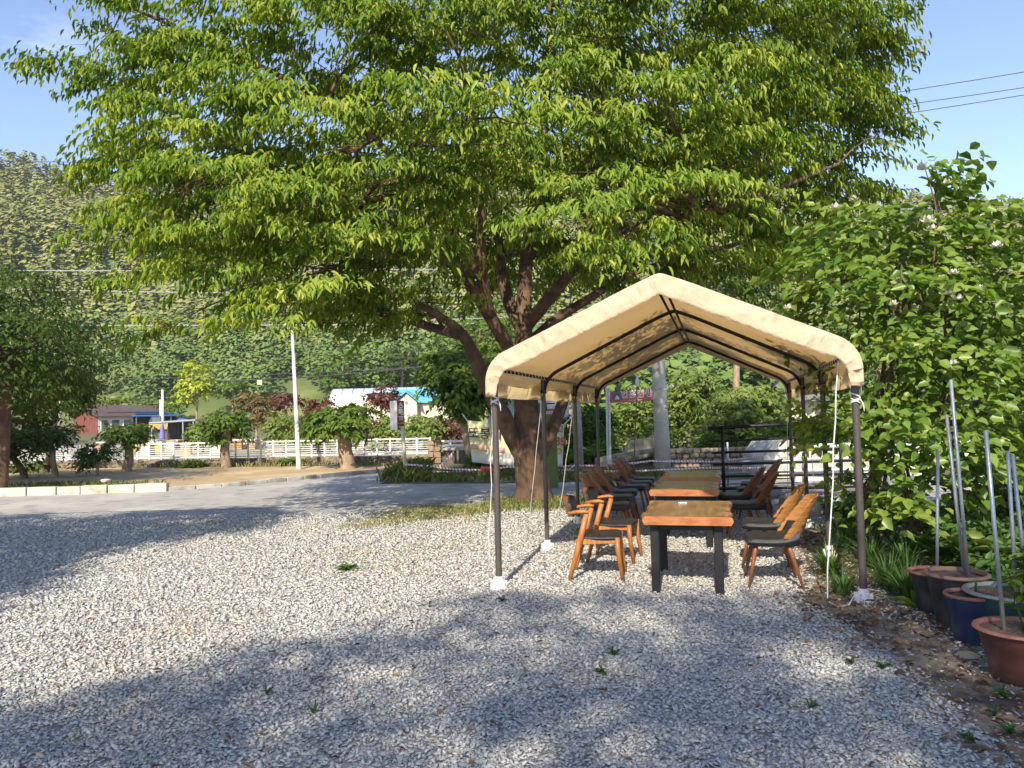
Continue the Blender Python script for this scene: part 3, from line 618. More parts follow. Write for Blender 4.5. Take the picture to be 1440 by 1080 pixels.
# ------------------------------------------------------------------ canopy tent
YAW = 0.2657; TAX = Vector((math.sin(YAW), math.cos(YAW), 0)); TCX = Vector((math.cos(YAW), -math.sin(YAW), 0))
T0 = Vector((-0.1667, 7.2013, 0)); TW, TSP, ZE, ZR = 3.15, 2.068, 2.077, 2.793
def tp(u, v, z): return T0+TCX*(u*TW)+TAX*v+Vector((0, 0, z))
def fabric(bmp=.3, sc=11):
    m = bpy.data.materials.new('cream_canvas'); m.use_nodes = True; t = m.node_tree; b = t.nodes['Principled BSDF']; o = t.nodes['Material Output']; l = t.links.new
    tc = N(t, 'ShaderNodeTexCoord'); nz = N(t, 'ShaderNodeTexNoise'); nz.inputs['Scale'].default_value = 3; nz.inputs['Detail'].default_value = 8
    rp = N(t, 'ShaderNodeValToRGB'); rp.color_ramp.elements[0].color = (.70, .61, .47, 1); rp.color_ramp.elements[1].color = (.78, .69, .55, 1)
    rp.color_ramp.elements[0].position = .3; rp.color_ramp.elements[1].position = .7
    l(tc.outputs['Object'], nz.inputs[0]); l(nz.outputs[0], rp.inputs[0]); l(rp.outputs[0], b.inputs['Base Color']); b.inputs['Roughness'].default_value = .75; b.inputs['Specular IOR Level'].default_value = .2
    n2 = N(t, 'ShaderNodeTexNoise'); n2.inputs['Scale'].default_value = sc; n2.inputs['Detail'].default_value = 7; n2.inputs['Distortion'].default_value = 1.2
    bp = N(t, 'ShaderNodeBump'); bp.inputs['Strength'].default_value = bmp; bp.inputs['Distance'].default_value = .03
    l(tc.outputs['Object'], n2.inputs[0]); l(n2.outputs[0], bp.inputs['Height']); l(bp.outputs[0], b.inputs['Normal'])
    tr = N(t, 'ShaderNodeBsdfTranslucent'); tr.inputs[0].default_value = (.92, .75, .48, 1); mx = N(t, 'ShaderNodeMixShader'); mx.inputs[0].default_value = .52
    l(b.outputs[0], mx.inputs[1]); l(tr.outputs[0], mx.inputs[2]); l(mx.outputs[0], o.inputs[0]); return m
FABRIC = fabric(); FABH = fabric(.9, 9)
def profile(off=0.0, zlow=1.80, nb=7, lip=True):
    """half profile left -> ridge -> right as (u metres from centre, z); off grows the section outwards"""
    hw = TW/2+off; sl = (ZR-ZE)/(TW/2); r = .30
    ang = math.atan(sl); pts = [(-hw, zlow), (-hw, (zlow+ZE)/2)] if lip else []
    # bend between vertical wall (x=-hw) and the slope through (-hw, ZE+off)
    zc = ZE+off*1.1; tl = r*math.tan((math.pi/2-ang)/2)
    cx, cz = -hw+r, zc-tl
    for i in range(nb+1):
        a = math.pi-(math.pi/2-ang)*i/nb; pts.append((cx+r*math.cos(a), cz+r*math.sin(a)))
    xr = .22; zr = ZR+off
    x0, z0 = pts[-1]
    # straight to the rounded ridge
    z1 = zr-.03-sl*xr*.5
    for i in range(1, 9):
        t = i/8; pts.append((x0+(-xr-x0)*t, z0+(z1-z0)*t))
    pts += [(-xr*.5, zr-.035), (-xr*.18, zr-.008), (0, zr)]
    return pts+[(-a, b) for a, b in pts[-2::-1]]
tent = thing('canopy_tent', 'cream fabric canopy tent on dark steel poles standing over the wooden tables', 'canopy tent', T0)
def cover_points(off, vs, wr, zlow=1.80):
    pr = profile(off, zlow); out = []
    for v in vs:
        row = []
        for k, (x, z) in enumerate(pr):
            # fabric sags a little between frames, wrinkles near the hem
            ph = (v/TSP) % 1.0; sag = -.028*math.sin(ph*math.pi)**2*(1 if 10 < k < len(pr)-11 else .3)
            w_ = wr*math.sin(k*2.1+v*7.3)*.5+wr*random.uniform(-1, 1)
            hem = .012*math.sin(v*9+(1 if x > 0 else 0)) if k in (0, len(pr)-1) else 0
            row.append(tp(.5, v, 0)+TCX*(x+(hem+w_)*(1 if x > 0 else -1))+Vector((0, 0, z+sag+w_*.6)))
        out.append(row)
    return out
vsl = [-.10, -.05]+[i*TSP/8 for i in range(0, 25)]+[3*TSP+.05, 3*TSP+.10]
m = MB(); m.grid(cover_points(.045, vsl, .0035)); cov = m.build('cover', FABRIC, tent, smooth=True)
sol = cov.modifiers.new('thickness', 'SOLIDIFY'); sol.thickness = .004
def gable(v, name, sgn, wid=.19):
    """folded fabric band closing the end of the roof"""
    a = profile(.052, 1.80); m = MB(); n = len(a); A = []
    # resample finely along the profile for wrinkles
    P = []
    for i in range(n-1):
        st = max(1, int(math.dist(a[i], a[i+1])/.035))
        for j in range(st): P.append((a[i][0]+(a[i+1][0]-a[i][0])*j/st, a[i][1]+(a[i+1][1]-a[i][1])*j/st))
    P.append(a[-1]); n = len(P); rows = []
    for i, (x, z) in enumerate(P):
        p0, p1 = P[max(i-4, 0)], P[min(i+4, n-1)]; tx, tz = p1[0]-p0[0], p1[1]-p0[1]; L_ = math.hypot(tx, tz); nx, nz_ = tz/L_, -tx/L_   # inward normal
        t = min(i, n-1-i)/n; wd = wid*(.55+.45*min(1, t/.12)); row = []
        ph = random.uniform(-1, 1)
        row.append(tp(.5, v-sgn*.07, 0)+TCX*(x-nx*.006)+Vector((0, 0, z-nz_*.006)))
        for k in range(9):
            s = k/8; d = wd*s; wv = (.012*math.sin(i*.55+s*2.5+.8*math.sin(i*.13))+.010*math.sin(i*1.9-s*4)+.013*ph)*math.sin(min(1, s*1.2+.12)*math.pi*.85)
            y = v+sgn*(-.012+.03*math.sin(s*math.pi*.6))+sgn*wv
            row.append(tp(.5, y, 0)+TCX*(x+nx*d)+Vector((0, 0, z+nz_*d)))
        rows.append(row)
    m.grid(rows); o = m.build(name, FABH, tent, auto=32); s_ = o.modifiers.new('thickness', 'SOLIDIFY'); s_.thickness = .004
gable(-.13, 'front_hem', -1); gable(3*TSP+.13, 'rear_hem', 1, .14)
def rib(v):
    pr = profile(-.012, ZE-.1); pts = [tp(.5, v, 0)+TCX*x+Vector((0, 0, z)) for x, z in pr]
    MB().tube(pts, .021, 8).build('roof_rib', BLACKM, tent, smooth=True)
for i in range(4): rib(i*TSP)
for x in (-.035, .035):
    MB().tube([tp(.5, -.02, ZR-.05)+TCX*x, tp(.5, 3*TSP+.02, ZR-.05)+TCX*x], .014, 8).build('ridge_bar', BLACKM, tent, smooth=True)
for s in (-1, 1):
    MB().tube([tp(.5, -.02, ZE-.02)+TCX*(s*(TW/2-.03)), tp(.5, 3*TSP+.02, ZE-.02)+TCX*(s*(TW/2-.03))], .017, 8).build('eave_bar', BLACKM, tent, smooth=True)
    # lacing cord wound along the eave bar
    pts = [];
    for k in range(190):
        v = .05+k*3*TSP/192; a = k*1.35
        pts.append(tp(.5, v, ZE-.02+.023*math.sin(a))+TCX*(s*(TW/2-.03+.023*math.cos(a))))
    MB().tube(pts, .0045, 4).build('lacing', ROPE, tent)
def post(u, v):
    m = MB(); lean = random.uniform(-.004, .004)
    m.tube([tp(u, v, .02), tp(u, v, ZE-.03)], .030 if v < .1 else .027, 12)
    p = m.build('post', POSTM, tent, smooth=False, auto=40)
    f = MB(); c = tp(u, v, 0)
    f.lathe([(.085, -.01), (.082, .02), (.052, .075), (.040, .10), (.040, .12)], c, 14)
    for k in range(8):
        a = k*math.pi/4; f.box(c+Vector((.062*math.cos(a), .062*math.sin(a), .045)), (.03, .006, .07), Matrix.Rotation(a, 3, 'Z'))
    f.build('post_foot', WHITEPL, p, auto=30)
    MB().tube([tp(u, v, ZE-.20), tp(u, v, ZE-.16)], .036, 10).build('sleeve', BLACKM, p, auto=40)
    return p
for i in range(4):
    for u in (0, 1): post(u, i*TSP)
def rope_knot(u, v, z):
    c = tp(u, v, 0); pts = []
    for k in range(34):
        a = k*.75; pts.append(c+Vector((.038*math.cos(a), .038*math.sin(a), z+.03*math.sin(k*.42)-.0018*k)))
    pts += [c+Vector((.05, -.03, z-.07)), c+Vector((.055, -.035, z-.13))]
    MB().tube(pts, .006, 5).build('rope_knot', ROPE, tent, smooth=True)
rope_knot(0, 0, ZE-.28); rope_knot(1, 0, ZE-.36); rope_knot(1, 3*TSP, ZE-.42)
def cord(name, pts, r=.005): return MB().tube(pts, r, 5).build(name, ROPE, tent, smooth=True)
def hang(a, b, n=8, sag=.05, wob=.01): return [a.lerp(b, i/n)+Vector((random.uniform(-wob, wob), random.uniform(-wob, wob), -sag*math.sin(i/n*math.pi))) for i in range(n+1)]
cord('guy_rope', hang(tp(0, -.04, ZE-.14), gp(687, 815)+Vector((0, 0, .01)), 8, .01))
cord('guy_rope', hang(tp(0, TSP-.04, ZE-.2), gp(742, 752), 8, .01))
cord('guy_rope', hang(tp(0, 2*TSP-.04, ZE-.2), gp(786, 728), 8, .01))
cord('guy_rope', hang(tp(1, .02, ZE-.06)-TCX*.12, gp(1163, 848)+Vector((0, 0, .02)), 8, .01)+[gp(1166, 850)+Vector((0, 0, .02)), gp(1180, 857)+Vector((0, 0, .02)), gp(1194, 856)+Vector((0, 0, .03)), gp(1205, 842)+Vector((0, 0, .06)), gp(1222, 837)+Vector((0, 0, .05)), gp(1236, 836)+Vector((0, 0, .03))], .006)
cord('guy_rope', hang(tp(1, .0, ZE-.02), tp(1, 0, 1.72)+Vector((.045, -.02, 0)), 6, .0), .006)
cord('guy_rope', hang(tp(1, 2*TSP, ZE-.3)+Vector((.04, 0, 0)), gp(1150, 735), 8, .01))
cord('guy_rope', hang(tp(1, 3*TSP, ZE-.45)+Vector((-.04, 0, 0)), gp(1108, 715), 8, .01))

# ------------------------------------------------------------------ tables
TROT = -YAW      # rotation about z: local +y runs along the tent axis
def table(name, label, c, wid, dep, hgt, seed, base=BLACKM):
    t = thing(name, label, 'table', (c.x, c.y, 0), TROT, 'slab tables under the canopy')
    rnd = random.Random(seed); n = 22; th = .075; m = MB()
    xl = [-wid/2+.022*math.sin(i*.7+seed)+.016*math.sin(i*1.9+seed*2) for i in range(n+1)]
    xr = [wid/2+.024*math.sin(i*.8+seed*3)+.014*math.sin(i*2.1+seed) for i in range(n+1)]
    for e in (0, n): xl[e] -= .03; xr[e] += .02
    for e in (1, n-1): xl[e] -= .015; xr[e] += .01
    rows = []
    for i in range(n+1):
        y = -dep/2+dep*i/n; a, b = xl[i], xr[i]; ch = .014; e = .012 if i in (0, n) else 0
        rows.append([(a+.02, y, hgt-th), (a, y, hgt-th*.55), (a+.006, y, hgt-ch), (a+ch+.01, y, hgt)]+[(a+(b-a)*k/6, y, hgt) for k in range(1, 6)]+[(b-ch-.01, y, hgt), (b-.006, y, hgt-ch), (b, y, hgt-th*.55), (b-.02, y, hgt-th)])
    m.grid([[Vector(p) for p in r] for r in rows][::-1])
    k = len(rows[0]); m.cur = 1
    N0 = len(m.v)
    for r, fl in ((rows[0], 1), (rows[-1], 0)):
        s0 = len(m.v); sh = -.0
        m.v += [tuple(p) for p in r]; f = tuple(range(s0, s0+k)); m.f.append(f if fl else f[::-1]); m.mi.append(1)
    s0 = len(m.v); m.v += [rows[0][0], rows[0][-1], rows[-1][-1], rows[-1][0]]; m.f.append((s0, s0+3, s0+2, s0+1)); m.mi.append(1)
    o = m.build('tabletop', [SLAB, SLABE], t, local=True, auto=50)
    for x in (-1, 1):
        for y in (-1, 1):
            lg = MB().box((x*(wid/2-.10), y*(dep/2-.13), (hgt-th)/2), (.075, .075, hgt-th-.012), None, .006)
            lg.build('leg', base, t, local=True)
    f = MB()
    for y in (-1, 1): f.box((0, y*(dep/2-.13), hgt-th-.032), (wid-.28, .05, .05), None, .004)
    for x in (-1, 1): f.box((x*(wid/2-.10), 0, hgt-th-.032), (.05, dep-.34, .05), None, .004)
    f.build('frame', base, t, local=True)
    return t
def on_axis(px, py, z, back): 
    p = gp(px, py, z); return p+TAX*back
HT = .70
c1 = on_axis(963, 727, HT, .62); table('slab_table', 'nearest live edge wooden slab table with a white slip on its top', c1, .75, 1.22, HT, 1)
c2 = on_axis(961, 689, HT, .62); table('slab_table', 'middle wooden slab table with an orange front edge', c2, .76, 1.2, HT, 2)
c3 = on_axis(970, 674.5, HT, .62); table('slab_table', 'farthest wooden slab table, raised just above the middle one', c3, .76, 1.2, HT+.03, 3)
sl = MB(); sp_ = gp(960, 708, HT); sl.box(sp_+Vector((0, 0, .007)), (.085, .05, .010), Matrix.Rotation(-.2, 3, 'Z'), .003)
tag(sl.build('paper_slip', WHITEPL, origin=sp_), 'small white packet lying on the nearest wooden table', 'packet')

# ------------------------------------------------------------------ chairs
def seat_cushion(w_front, w_rear, dep, zt, th, mat, parent, rise=.05, name='seat'):
    m = MB(); n = 10; kk = 16; rows = []
    for i in range(n+1):
        t = i/n; x = dep*(.5-t); w = (w_front+(w_rear-w_front)*t)/2
        e = max(0, 1-(abs(t-.5)*2)**8); w *= (.90+.10*e)
        z = zt+rise*max(0, (t-.55)/.45)**2 - .012*math.sin(t*math.pi) - .02*max(0, 1-t/.18)**2
        b = zt-th+.015*max(0, 1-t/.25); row = []
        for j in range(kk):
            a = 2*math.pi*j/kk; cx = math.copysign(abs(math.cos(a))**.45, math.cos(a)); cz = math.copysign(abs(math.sin(a))**.55, math.sin(a))
            mid = (z+b)/2; row.append(Vector((x, w*cx, mid+(z-b)/2*cz)))
        rows.append(row)
    m.grid([r+[r[0]] for r in rows]); m.add(rows[0], [tuple(range(kk))]); m.add(rows[-1], [tuple(range(kk))[::-1]])
    return m.build(name, mat, parent, local=True, smooth=True, auto=60)
def tub_chair(label, ply, slats=7, gap=.0012, name='plywood_chair'):
    t = thing(name, label, 'chair', group='bent plywood chairs at the tables')
    seat_cushion(.47, .42, .45, .475, .105, LEATH, t, .06)
    # padded lower back
    m = MB(); rows = []
    for i in range(6):
        v = i/5; row = []
        for j in range(13):
            a = R(-62+124*j/12); r = .20; row.append(Vector((-.02-(r-.012+.03*v)*math.cos(a)-.05*v, (r-.014)*math.sin(a)*1.06, .46+.11*v)))
        rows.append(row)
    m.grid(rows); o = m.build('back_pad', LEATH, t, local=True, smooth=True); s_ = o.modifiers.new('thickness', 'SOLIDIFY'); s_.thickness = .03
    H = .36; zb = .455
    for k in range(slats):
        v0, v1 = k/slats, (k+1)/slats; m = MB(); P_o, P_i = [], []
        for e in range(5):
            v = v0+(v1-v0-gap/H)*e/4; ro, ri = [], []
            for j in range(17):
                s = -1+j/8; am = R(76-30*v**1.3)-R(2.2)*(1-math.sin(e/4*math.pi)); a = s*am
                rr = .235; bul = .0012*math.sin(e/4*math.pi)
                cx = -.02-.17*v; dx, dy = -math.cos(a), math.sin(a)*1.03
                ro.append(Vector((cx+dx*(rr+bul), dy*(rr+bul), zb+H*v+.025*(1-abs(s))*v))); ri.append(Vector((cx+dx*(rr-.013), dy*(rr-.013), zb+H*v+.025*(1-abs(s))*v)))
            P_o.append(ro); P_i.append(ri)
        m.grid([r[::-1] for r in P_o]); m.grid(P_i)
        # rim faces
        n0 = 0; a_, b_ = 5, 17; off = a_*b_
        def io(i, j): return i*b_+(b_-1-j)
        def ii(i, j): return off+i*b_+j
        for j in range(b_-1):
            m.f.append((io(0, j), ii(0, j), ii(0, j+1), io(0, j+1))); m.mi.append(0); m.f.append((io(a_-1, j), io(a_-1, j+1), ii(a_-1, j+1), ii(a_-1, j))); m.mi.append(0)
        for i in range(a_-1):
            m.f.append((io(i, 0), io(i+1, 0), ii(i+1, 0), ii(i, 0))); m.mi.append(0); m.f.append((io(i, b_-1), ii(i, b_-1), ii(i+1, b_-1), io(i+1, b_-1))); m.mi.append(0)
        m.build('back_slat', ply, t, local=True, auto=50)
    for x in (-1, 1):
        for y in (-1, 1):
            a = Vector((.15*x if x > 0 else -.13, .15*y, .39)); b = Vector((.235 if x > 0 else -.24, .225*y, 0))
            MB().tube([a, a.lerp(b, .15), b], [.021, .022, .011], 10).build('leg', WALN, t, local=True, smooth=True)
    return t
def z_chair(label):
    t = thing('armchair', label, 'chair', group='open arm wooden chairs')
    seat_cushion(.50, .44, .44, .455, .065, LEATH, t, .015)
    m = MB()
    for y in (-1, 1): m.box((0, .215*y, .392), (.40, .024, .058), Matrix.Rotation(-.05, 3, 'Y'), .006)
    m.box((.20, 0, .395), (.024, .42, .055), None, .006); m.box((-.185, 0, .375), (.024, .41, .055), None, .006); m.build('seat_rail', TEAK, t, local=True)
    for y in (-1, 1):
        MB().tube([(.20, .225*y, .43), (.205, .225*y, .30), (.245, .232*y, 0)], [.022, .021, .013], 8, flat=1.2).build('front_leg', TEAK, t, local=True, smooth=True)
        MB().tube([(-.27, .235*y, 0), (-.215, .235*y, .20), (-.15, .238*y, .42), (-.085, .245*y, .655)], [.013, .020, .024, .021], 8, flat=1.25).build('rear_leg', TEAK, t, local=True, smooth=True)
        pts = [(-.06, .245*y, .672), (-.11, .248*y, .680), (-.18, .243*y, .674), (-.25, .205*y, .660), (-.28, .17*y, .655)]
        MB().tube(pts, [.020, .027, .025, .023, .018], 8, flat=.75).build('arm', TEAK, t, local=True, smooth=True)
    m = MB(); fr, bk = [], []
    for i in range(9):
        v = i/8; e = math.sqrt(max(0, 1-(2*v-1)**2))*.25+.75*min(1, 4*min(v, 1-v)+.35); fr_, bk_ = [], []
        for j in range(13):
            s = -1+j/6; y = s*.235*e; x = -.285-.05*v*1.2+.075*s*s; z = .60+.205*v
            edge = math.sqrt(max(0, 1-s*s))*.6+.4; th = .034*edge*(.4+.6*math.sin(max(.08, min(.92, v))*math.pi))
            fr_.append(Vector((x+th, y, z))); bk_.append(Vector((x-.008, y, z)))
        fr.append(fr_); bk.append(bk_)
    m.grid(fr); m.cur = 1; m.grid([r[::-1] for r in bk]); m.cur = 0
    for i in range(8):
        for j in (0, 12): m.add([fr[i][j], fr[i+1][j], bk[i+1][j], bk[i][j]], [(0, 1, 2, 3)])
    for j in range(12):
        for i in (0, 8): m.add([fr[i][j], fr[i][j+1], bk[i][j+1], bk[i][j]], [(0, 1, 2, 3)])
    m.build('backrest', [LEATH, WALN], t, local=True, auto=55)
    return t
def place(proto, px, py, face, label, first=False, z=0.0):
    """chair whose seat centre stands over the ground point; face in degrees, 0 looks along +x"""
    o = proto if first else dup(proto); p = gp(px, py, z); o.location = (p.x, p.y, 0); o.rotation_euler = (0, 0, R(face)); o['label'] = label; return o
zc = z_chair('x')
AX = -math.degrees(YAW)
place(zc, 843, 812, AX+4, 'nearest open arm chair of orange wood with a black seat, left of the nearest table', True)
place(zc, 866, 789, AX-4, 'second open arm chair of orange wood, just behind the nearest one')
pc = tub_chair('x', PLY); pd = tub_chair('x', PLYSH, name='plywood_chair'); px_ = tub_chair('x', PLYSH, 3, .05, name='plywood_chair')
place(pc, 1087, 822, 180+AX+3, 'sunlit bent plywood chair with black seat, nearest on the right of the nearest table', True)
place(pc, 1078, 793, 180+AX-4, 'sunlit bent plywood chair close behind the nearest right hand chair')
place(pd, 862, 757, AX+2, 'shade toned plywood chair right behind the two open arm chairs', True)
place(pd, 868, 742, AX-3, 'middle one of three shade toned plywood chairs left of the middle table')
place(pd, 876, 732, AX+3, 'third shade toned plywood chair left of the middle table, beyond the middle one')
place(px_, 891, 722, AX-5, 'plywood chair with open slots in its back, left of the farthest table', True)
place(pd, 899, 715, AX+2, 'shade toned plywood chair between the slotted chair and the last left hand chair')
place(pd, 904, 708, AX-2, 'last shade toned plywood chair in the left hand row, next to the farthest table')
place(pd, 1050, 757, 180+AX+2, 'shade toned plywood chair with black seat facing the gap behind the nearest table')
place(pd, 1036, 741, 180+AX-3, 'shade toned plywood chair whose seat touches the middle table')
place(pd, 1060, 728, 180+AX+4, 'shade toned plywood chair right of the farthest table with its back highest')
place(pd, 1064, 719, 180+AX-4, 'last shade toned plywood chair in the right hand row, against the black railing')

# ------------------------------------------------------------------ white fence on its low wall
FA, FB = pt(40, 640, 29.2), pt(604, 640, 27.0); FA.z = FB.z = 0
fd = (FB-FA).normalized(); fl = (FB-FA).length; fn = Vector((-fd.y, fd.x, 0))
WALLM = pm('rubble_wall', (.30, .24, .17), (.16, .13, .10), 9, .95, 1, 14, c3=(.12, .10, .07), s3=3)
wl = thing('stone_wall', 'low rubble wall carrying the white fence beyond the dirt field', 'wall', FA)
m = MB(); m.box(FA+fd*(fl/2)+fn*.15+Vector((0, 0, .10)), (fl, .34, .34), Matrix.Rotation(math.atan2(fd.y, fd.x), 3, 'Z'), .03); m.build('wall_core', WALLM, wl)
m = MB()
for k in range(420):
    p = FA+fd*random.uniform(0, fl)+fn*(-.03)+Vector((0, 0, random.uniform(.02, .26))); s = random.uniform(.05, .11)
    m.box(p, (s*1.6, .06, s), Matrix.Rotation(random.uniform(-.4, .4), 3, 'Y') @ Matrix.Rotation(math.atan2(fd.y, fd.x)+random.uniform(-.3, .3), 3, 'Z'), .02)
o = m.build('rubble_facing', WALLM, wl); o['kind'] = 'stuff'
fe = thing('fence', 'long white metal fence with slim posts on the low rubble wall', 'fence', FA)
npost = 32
rm = Matrix.Rotation(math.atan2(fd.y, fd.x), 3, 'Z')
for k in range(npost+1):
    MB().box(FA+fd*(fl*k/npost)+fn*.15+Vector((0, 0, .58)), (.055, .055, .66), rm, .008).build('post', WHITEP, fe)
for z in (.34, .42, .50, .58, .66, .74, .86):
    MB().box(FA+fd*(fl/2)+fn*.15+Vector((0, 0, z)), (fl, .022, .045 if z in (.34, .86) else .018), rm).build('rail', WHITEP, fe)

# yard ground beyond the fence
YARD = pm('yard_gravel', (.42, .40, .36), (.33, .29, .22), 1.5, .95, .5, 30, c3=(.30, .27, .14), s3=.4)
strip('yard', [Vector((-30, 31, 0)), Vector((-3, 31, 0))], [Vector((-58, 62, 0)), Vector((-4, 62, 0))], .02, YARD, 2, 'pale gravel yard beyond the white fence')

# ------------------------------------------------------------------ buildings
HB = 97.0
SIDING = pm('maroon_siding', (.24, .085, .07), (.19, .065, .055), 3, .6, .1, 30)
ROOFM = pm('brown_roof', (.12, .085, .075), (.09, .065, .058), 4, .7, .3, 12)
BLUEM = pm('blue_sheet', (.03, .17, .46), (.025, .14, .38), 4, .5)
SKYB = pm('sky_blue_tiles', (.12, .42, .66), (.10, .36, .58), 6, .5, .2, 10)
SILV = pm('silvery_blue_sheeting', (.46, .54, .60), (.38, .46, .53), 3, .4, .1, 4)
CREAM = pm('cream_wall', (.66, .58, .46), (.6, .52, .41), 2, .8)
GLASSM = pm('window_glass', (.10, .12, .13), (.2, .22, .22), 1, .1, spec=.8)
DARKI = pm('dark_interior', (.03, .028, .025), (.045, .04, .035), 1, .9)  # near-black colour painting the shade inside the open shed and carport
hc = pt(138, 604, HB); hc.z = float(hz(hc.x, HB))-.1; ha = R(56)
hx, hy = Vector((math.cos(ha), math.sin(ha), 0)), Vector((-math.sin(ha), math.cos(ha), 0)); HM = Matrix.Rotation(ha, 3, 'Z')
def hp(x, y, z): return hc+hx*x+hy*y+Vector((0, 0, z))
hs = thing('farmhouse', 'brown roofed farmhouse with maroon siding beyond the beehive yard', 'house', hc)
GW, HL, HE, HR_ = 5.6, 4.6, 2.35, 3.25
m = MB(); m.add([hp(0, 0, 0), hp(HL, 0, 0), hp(HL, GW, 0), hp(0, GW, 0), hp(0, 0, HE), hp(HL, 0, HE), hp(HL, GW, HE), hp(0, GW, HE), hp(0, GW/2, HR_), hp(HL, GW/2, HR_)],
  [(0, 1, 5, 4), (1, 2, 6, 9, 5), (2, 3, 7, 6), (3, 0, 4, 8, 7)]); m.build('wall', CREAM, hs)
for k in range(8):
    y0, y1 = GW*k/8+.03, GW*(k+1)/8-.03
    top = lambda y: HE+(HR_-HE)*(1-abs(y-GW/2)/(GW/2))-.04
    MB().add([hp(-.05, y0, 0), hp(-.05, y1, 0), hp(-.05, y1, top(y1)), hp(-.05, y0, top(y0)), hp(.02, y0, 0), hp(.02, y1, 0), hp(.02, y1, top(y1)), hp(.02, y0, top(y0))],
       [(0, 3, 2, 1), (4, 5, 6, 7), (0, 1, 5, 4), (2, 3, 7, 6), (0, 4, 7, 3), (1, 2, 6, 5)]).build('siding_panel', SIDING, hs)
def gable_roof(par, P, x0, x1, y0, y1, ze, zr, mat, th=.12, name='roof'):
    ym = (y0+y1)/2; m = MB()
    for (ya, yb) in ((y0, ym), (y1, ym)):
        a = [P(x0, ya, ze), P(x1, ya, ze), P(x1, yb, zr), P(x0, yb, zr)]; b = [v+Vector((0, 0, th)) for v in a]
        m.add(a+b, [(0, 1, 2, 3), (4, 7, 6, 5), (0, 4, 5, 1), (1, 5, 6, 2), (2, 6, 7, 3), (3, 7, 4, 0)])
    return m.build(name, mat, par)
gable_roof(hs, hp, -.5, HL+.4, -.5, GW+.5, HE-.12, HR_+.03, ROOFM)
for k, (x0, x1) in enumerate([(.3, 1.3), (1.6, 2.8), (3.2, 4.3)]):
    f = MB().box(hp((x0+x1)/2, -.03, 1.25), (x1-x0, .1, 1.3), HM, .02).build('window', WHITEP, hs)
    MB().box(hp((x0+x1)/2, -.085, 1.25), (x1-x0-.16, .03, 1.14), HM).build('pane', GLASSM, f)
m = MB(); m.add([hp(HL, 1, 0), hp(HL+5, 1, 0), hp(HL+5, 6, 0), hp(HL, 6, 0), hp(HL, 1, 2.7), hp(HL+5, 1, 2.7), hp(HL+5, 6, 2.7), hp(HL, 6, 2.7)], [(0, 1, 5, 4), (1, 2, 6, 5), (2, 3, 7, 6), (3, 0, 4, 7)]); m.build('rear_wing', CREAM, hs)
gable_roof(hs, hp, HL-3.2, HL+5.4, .6, 6.6, 2.75, 3.7, ROOFM, name='wing_roof')
an = thing('open_shed', 'open fronted shed under a bright blue sheet roof beside the farmhouse', 'shed', hp(HL+2, -1, 0))
MB().box(hp(HL+3.2, .2, 2.35), (7.4, 2.6, .12), HM @ Matrix.Rotation(.10, 3, 'X'), .03).build('roof', BLUEM, an)
MB().box(hp(HL+3.0, .9, 2.62), (5.4, 1.3, .10), HM, .03).build('upper_roof', BLUEM, an)
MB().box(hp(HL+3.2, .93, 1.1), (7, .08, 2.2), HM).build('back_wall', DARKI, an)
for x in (HL-.1, HL+2.4, HL+4.8, HL+6.6): MB().box(hp(x, -.9, 1.1), (.12, .12, 2.2), HM).build('post', GALV, an)
dr = thing('drum', 'orange drum standing in the open blue roofed shed', 'drum', hp(HL+4.3, .2, 0)); MB().lathe([(.38, 0), (.42, .05), (.42, .45), (.44, .5), (.42, .55), (.42, 1.0), (.38, 1.05)], hp(HL+4.3, .2, 0), 14).build('drum_body', pm('orange_drum', (.5, .2, .03)), dr)

ch = thing('chapel', 'cream gabled building with a sky blue roof and a round window', 'building', pt(580, 600, HB))
g0 = pt(557, 600, HB); g1 = pt(586, 600, HB); gz = float(hz(0, HB))
def cpx(px, py, dy=0): return pt(px, py, HB+dy)
def cbox(name, par, px0, px1, py0, dy0, dy1, mat):
    a, b, t = cpx(px0, 600, dy0), cpx(px1, 600, dy0), cpx(px0, py0, dy0).z
    return MB().box(((a.x+b.x)/2, HB+(dy0+dy1)/2, (gz+t)/2), (b.x-a.x, dy1-dy0, t-gz), None, .02).build(name, mat, par)
cbox('wall', ch, 552, 640, 566, 1.5, 7, CREAM)
def rp(x, y, z): return Vector((y, x, z))
zt = cpx(571, 550).z; ze_ = cpx(571, 565).z
xa, xb, xm = cpx(557, 560).x, cpx(586, 560).x, cpx(571.5, 560).x
m = MB(); m.add([(xa, HB, gz), (xb, HB, gz), (xb, HB, ze_-.1), (xm, HB, zt-.25), (xa, HB, ze_-.1), (xa, HB+3, gz), (xb, HB+3, gz), (xb, HB+3, ze_-.1), (xm, HB+3, zt-.25), (xa, HB+3, ze_-.1)], [(0, 1, 2, 3, 4), (1, 6, 7, 2), (5, 0, 4, 9)]); m.build('porch_wall', CREAM, ch)
gable_roof(ch, rp, HB-.4, HB+3.5, xa-.4, xb+.4, ze_-.2, zt-.12, SKYB, .18, 'porch_roof')
x0, x1 = cpx(550, 560, 2).x, cpx(644, 560, 2).x
gable_roof(ch, lambda x, y, z: Vector((x, y, z)), x0, x1, HB+1.0, HB+7.5, cpx(571, 567, 1.5).z, cpx(571, 549, 4).z, SKYB, .18)
rw = MB(); rw.lathe([(.30, -.02), (.30, .06)], (0, 0, 0), 18); rw.v = [(x+xm, HB-.02-z, y+cpx(571, 566).z) for x, y, z in rw.v]; wf = rw.build('window', WHITEP, ch)
rw = MB(); rw.lathe([(.24, 0), (.24, .09)], (0, 0, 0), 18); rw.v = [(x+xm, HB-.02-z, y+cpx(571, 566).z) for x, y, z in rw.v]; rw.build('pane', GLASSM, wf)
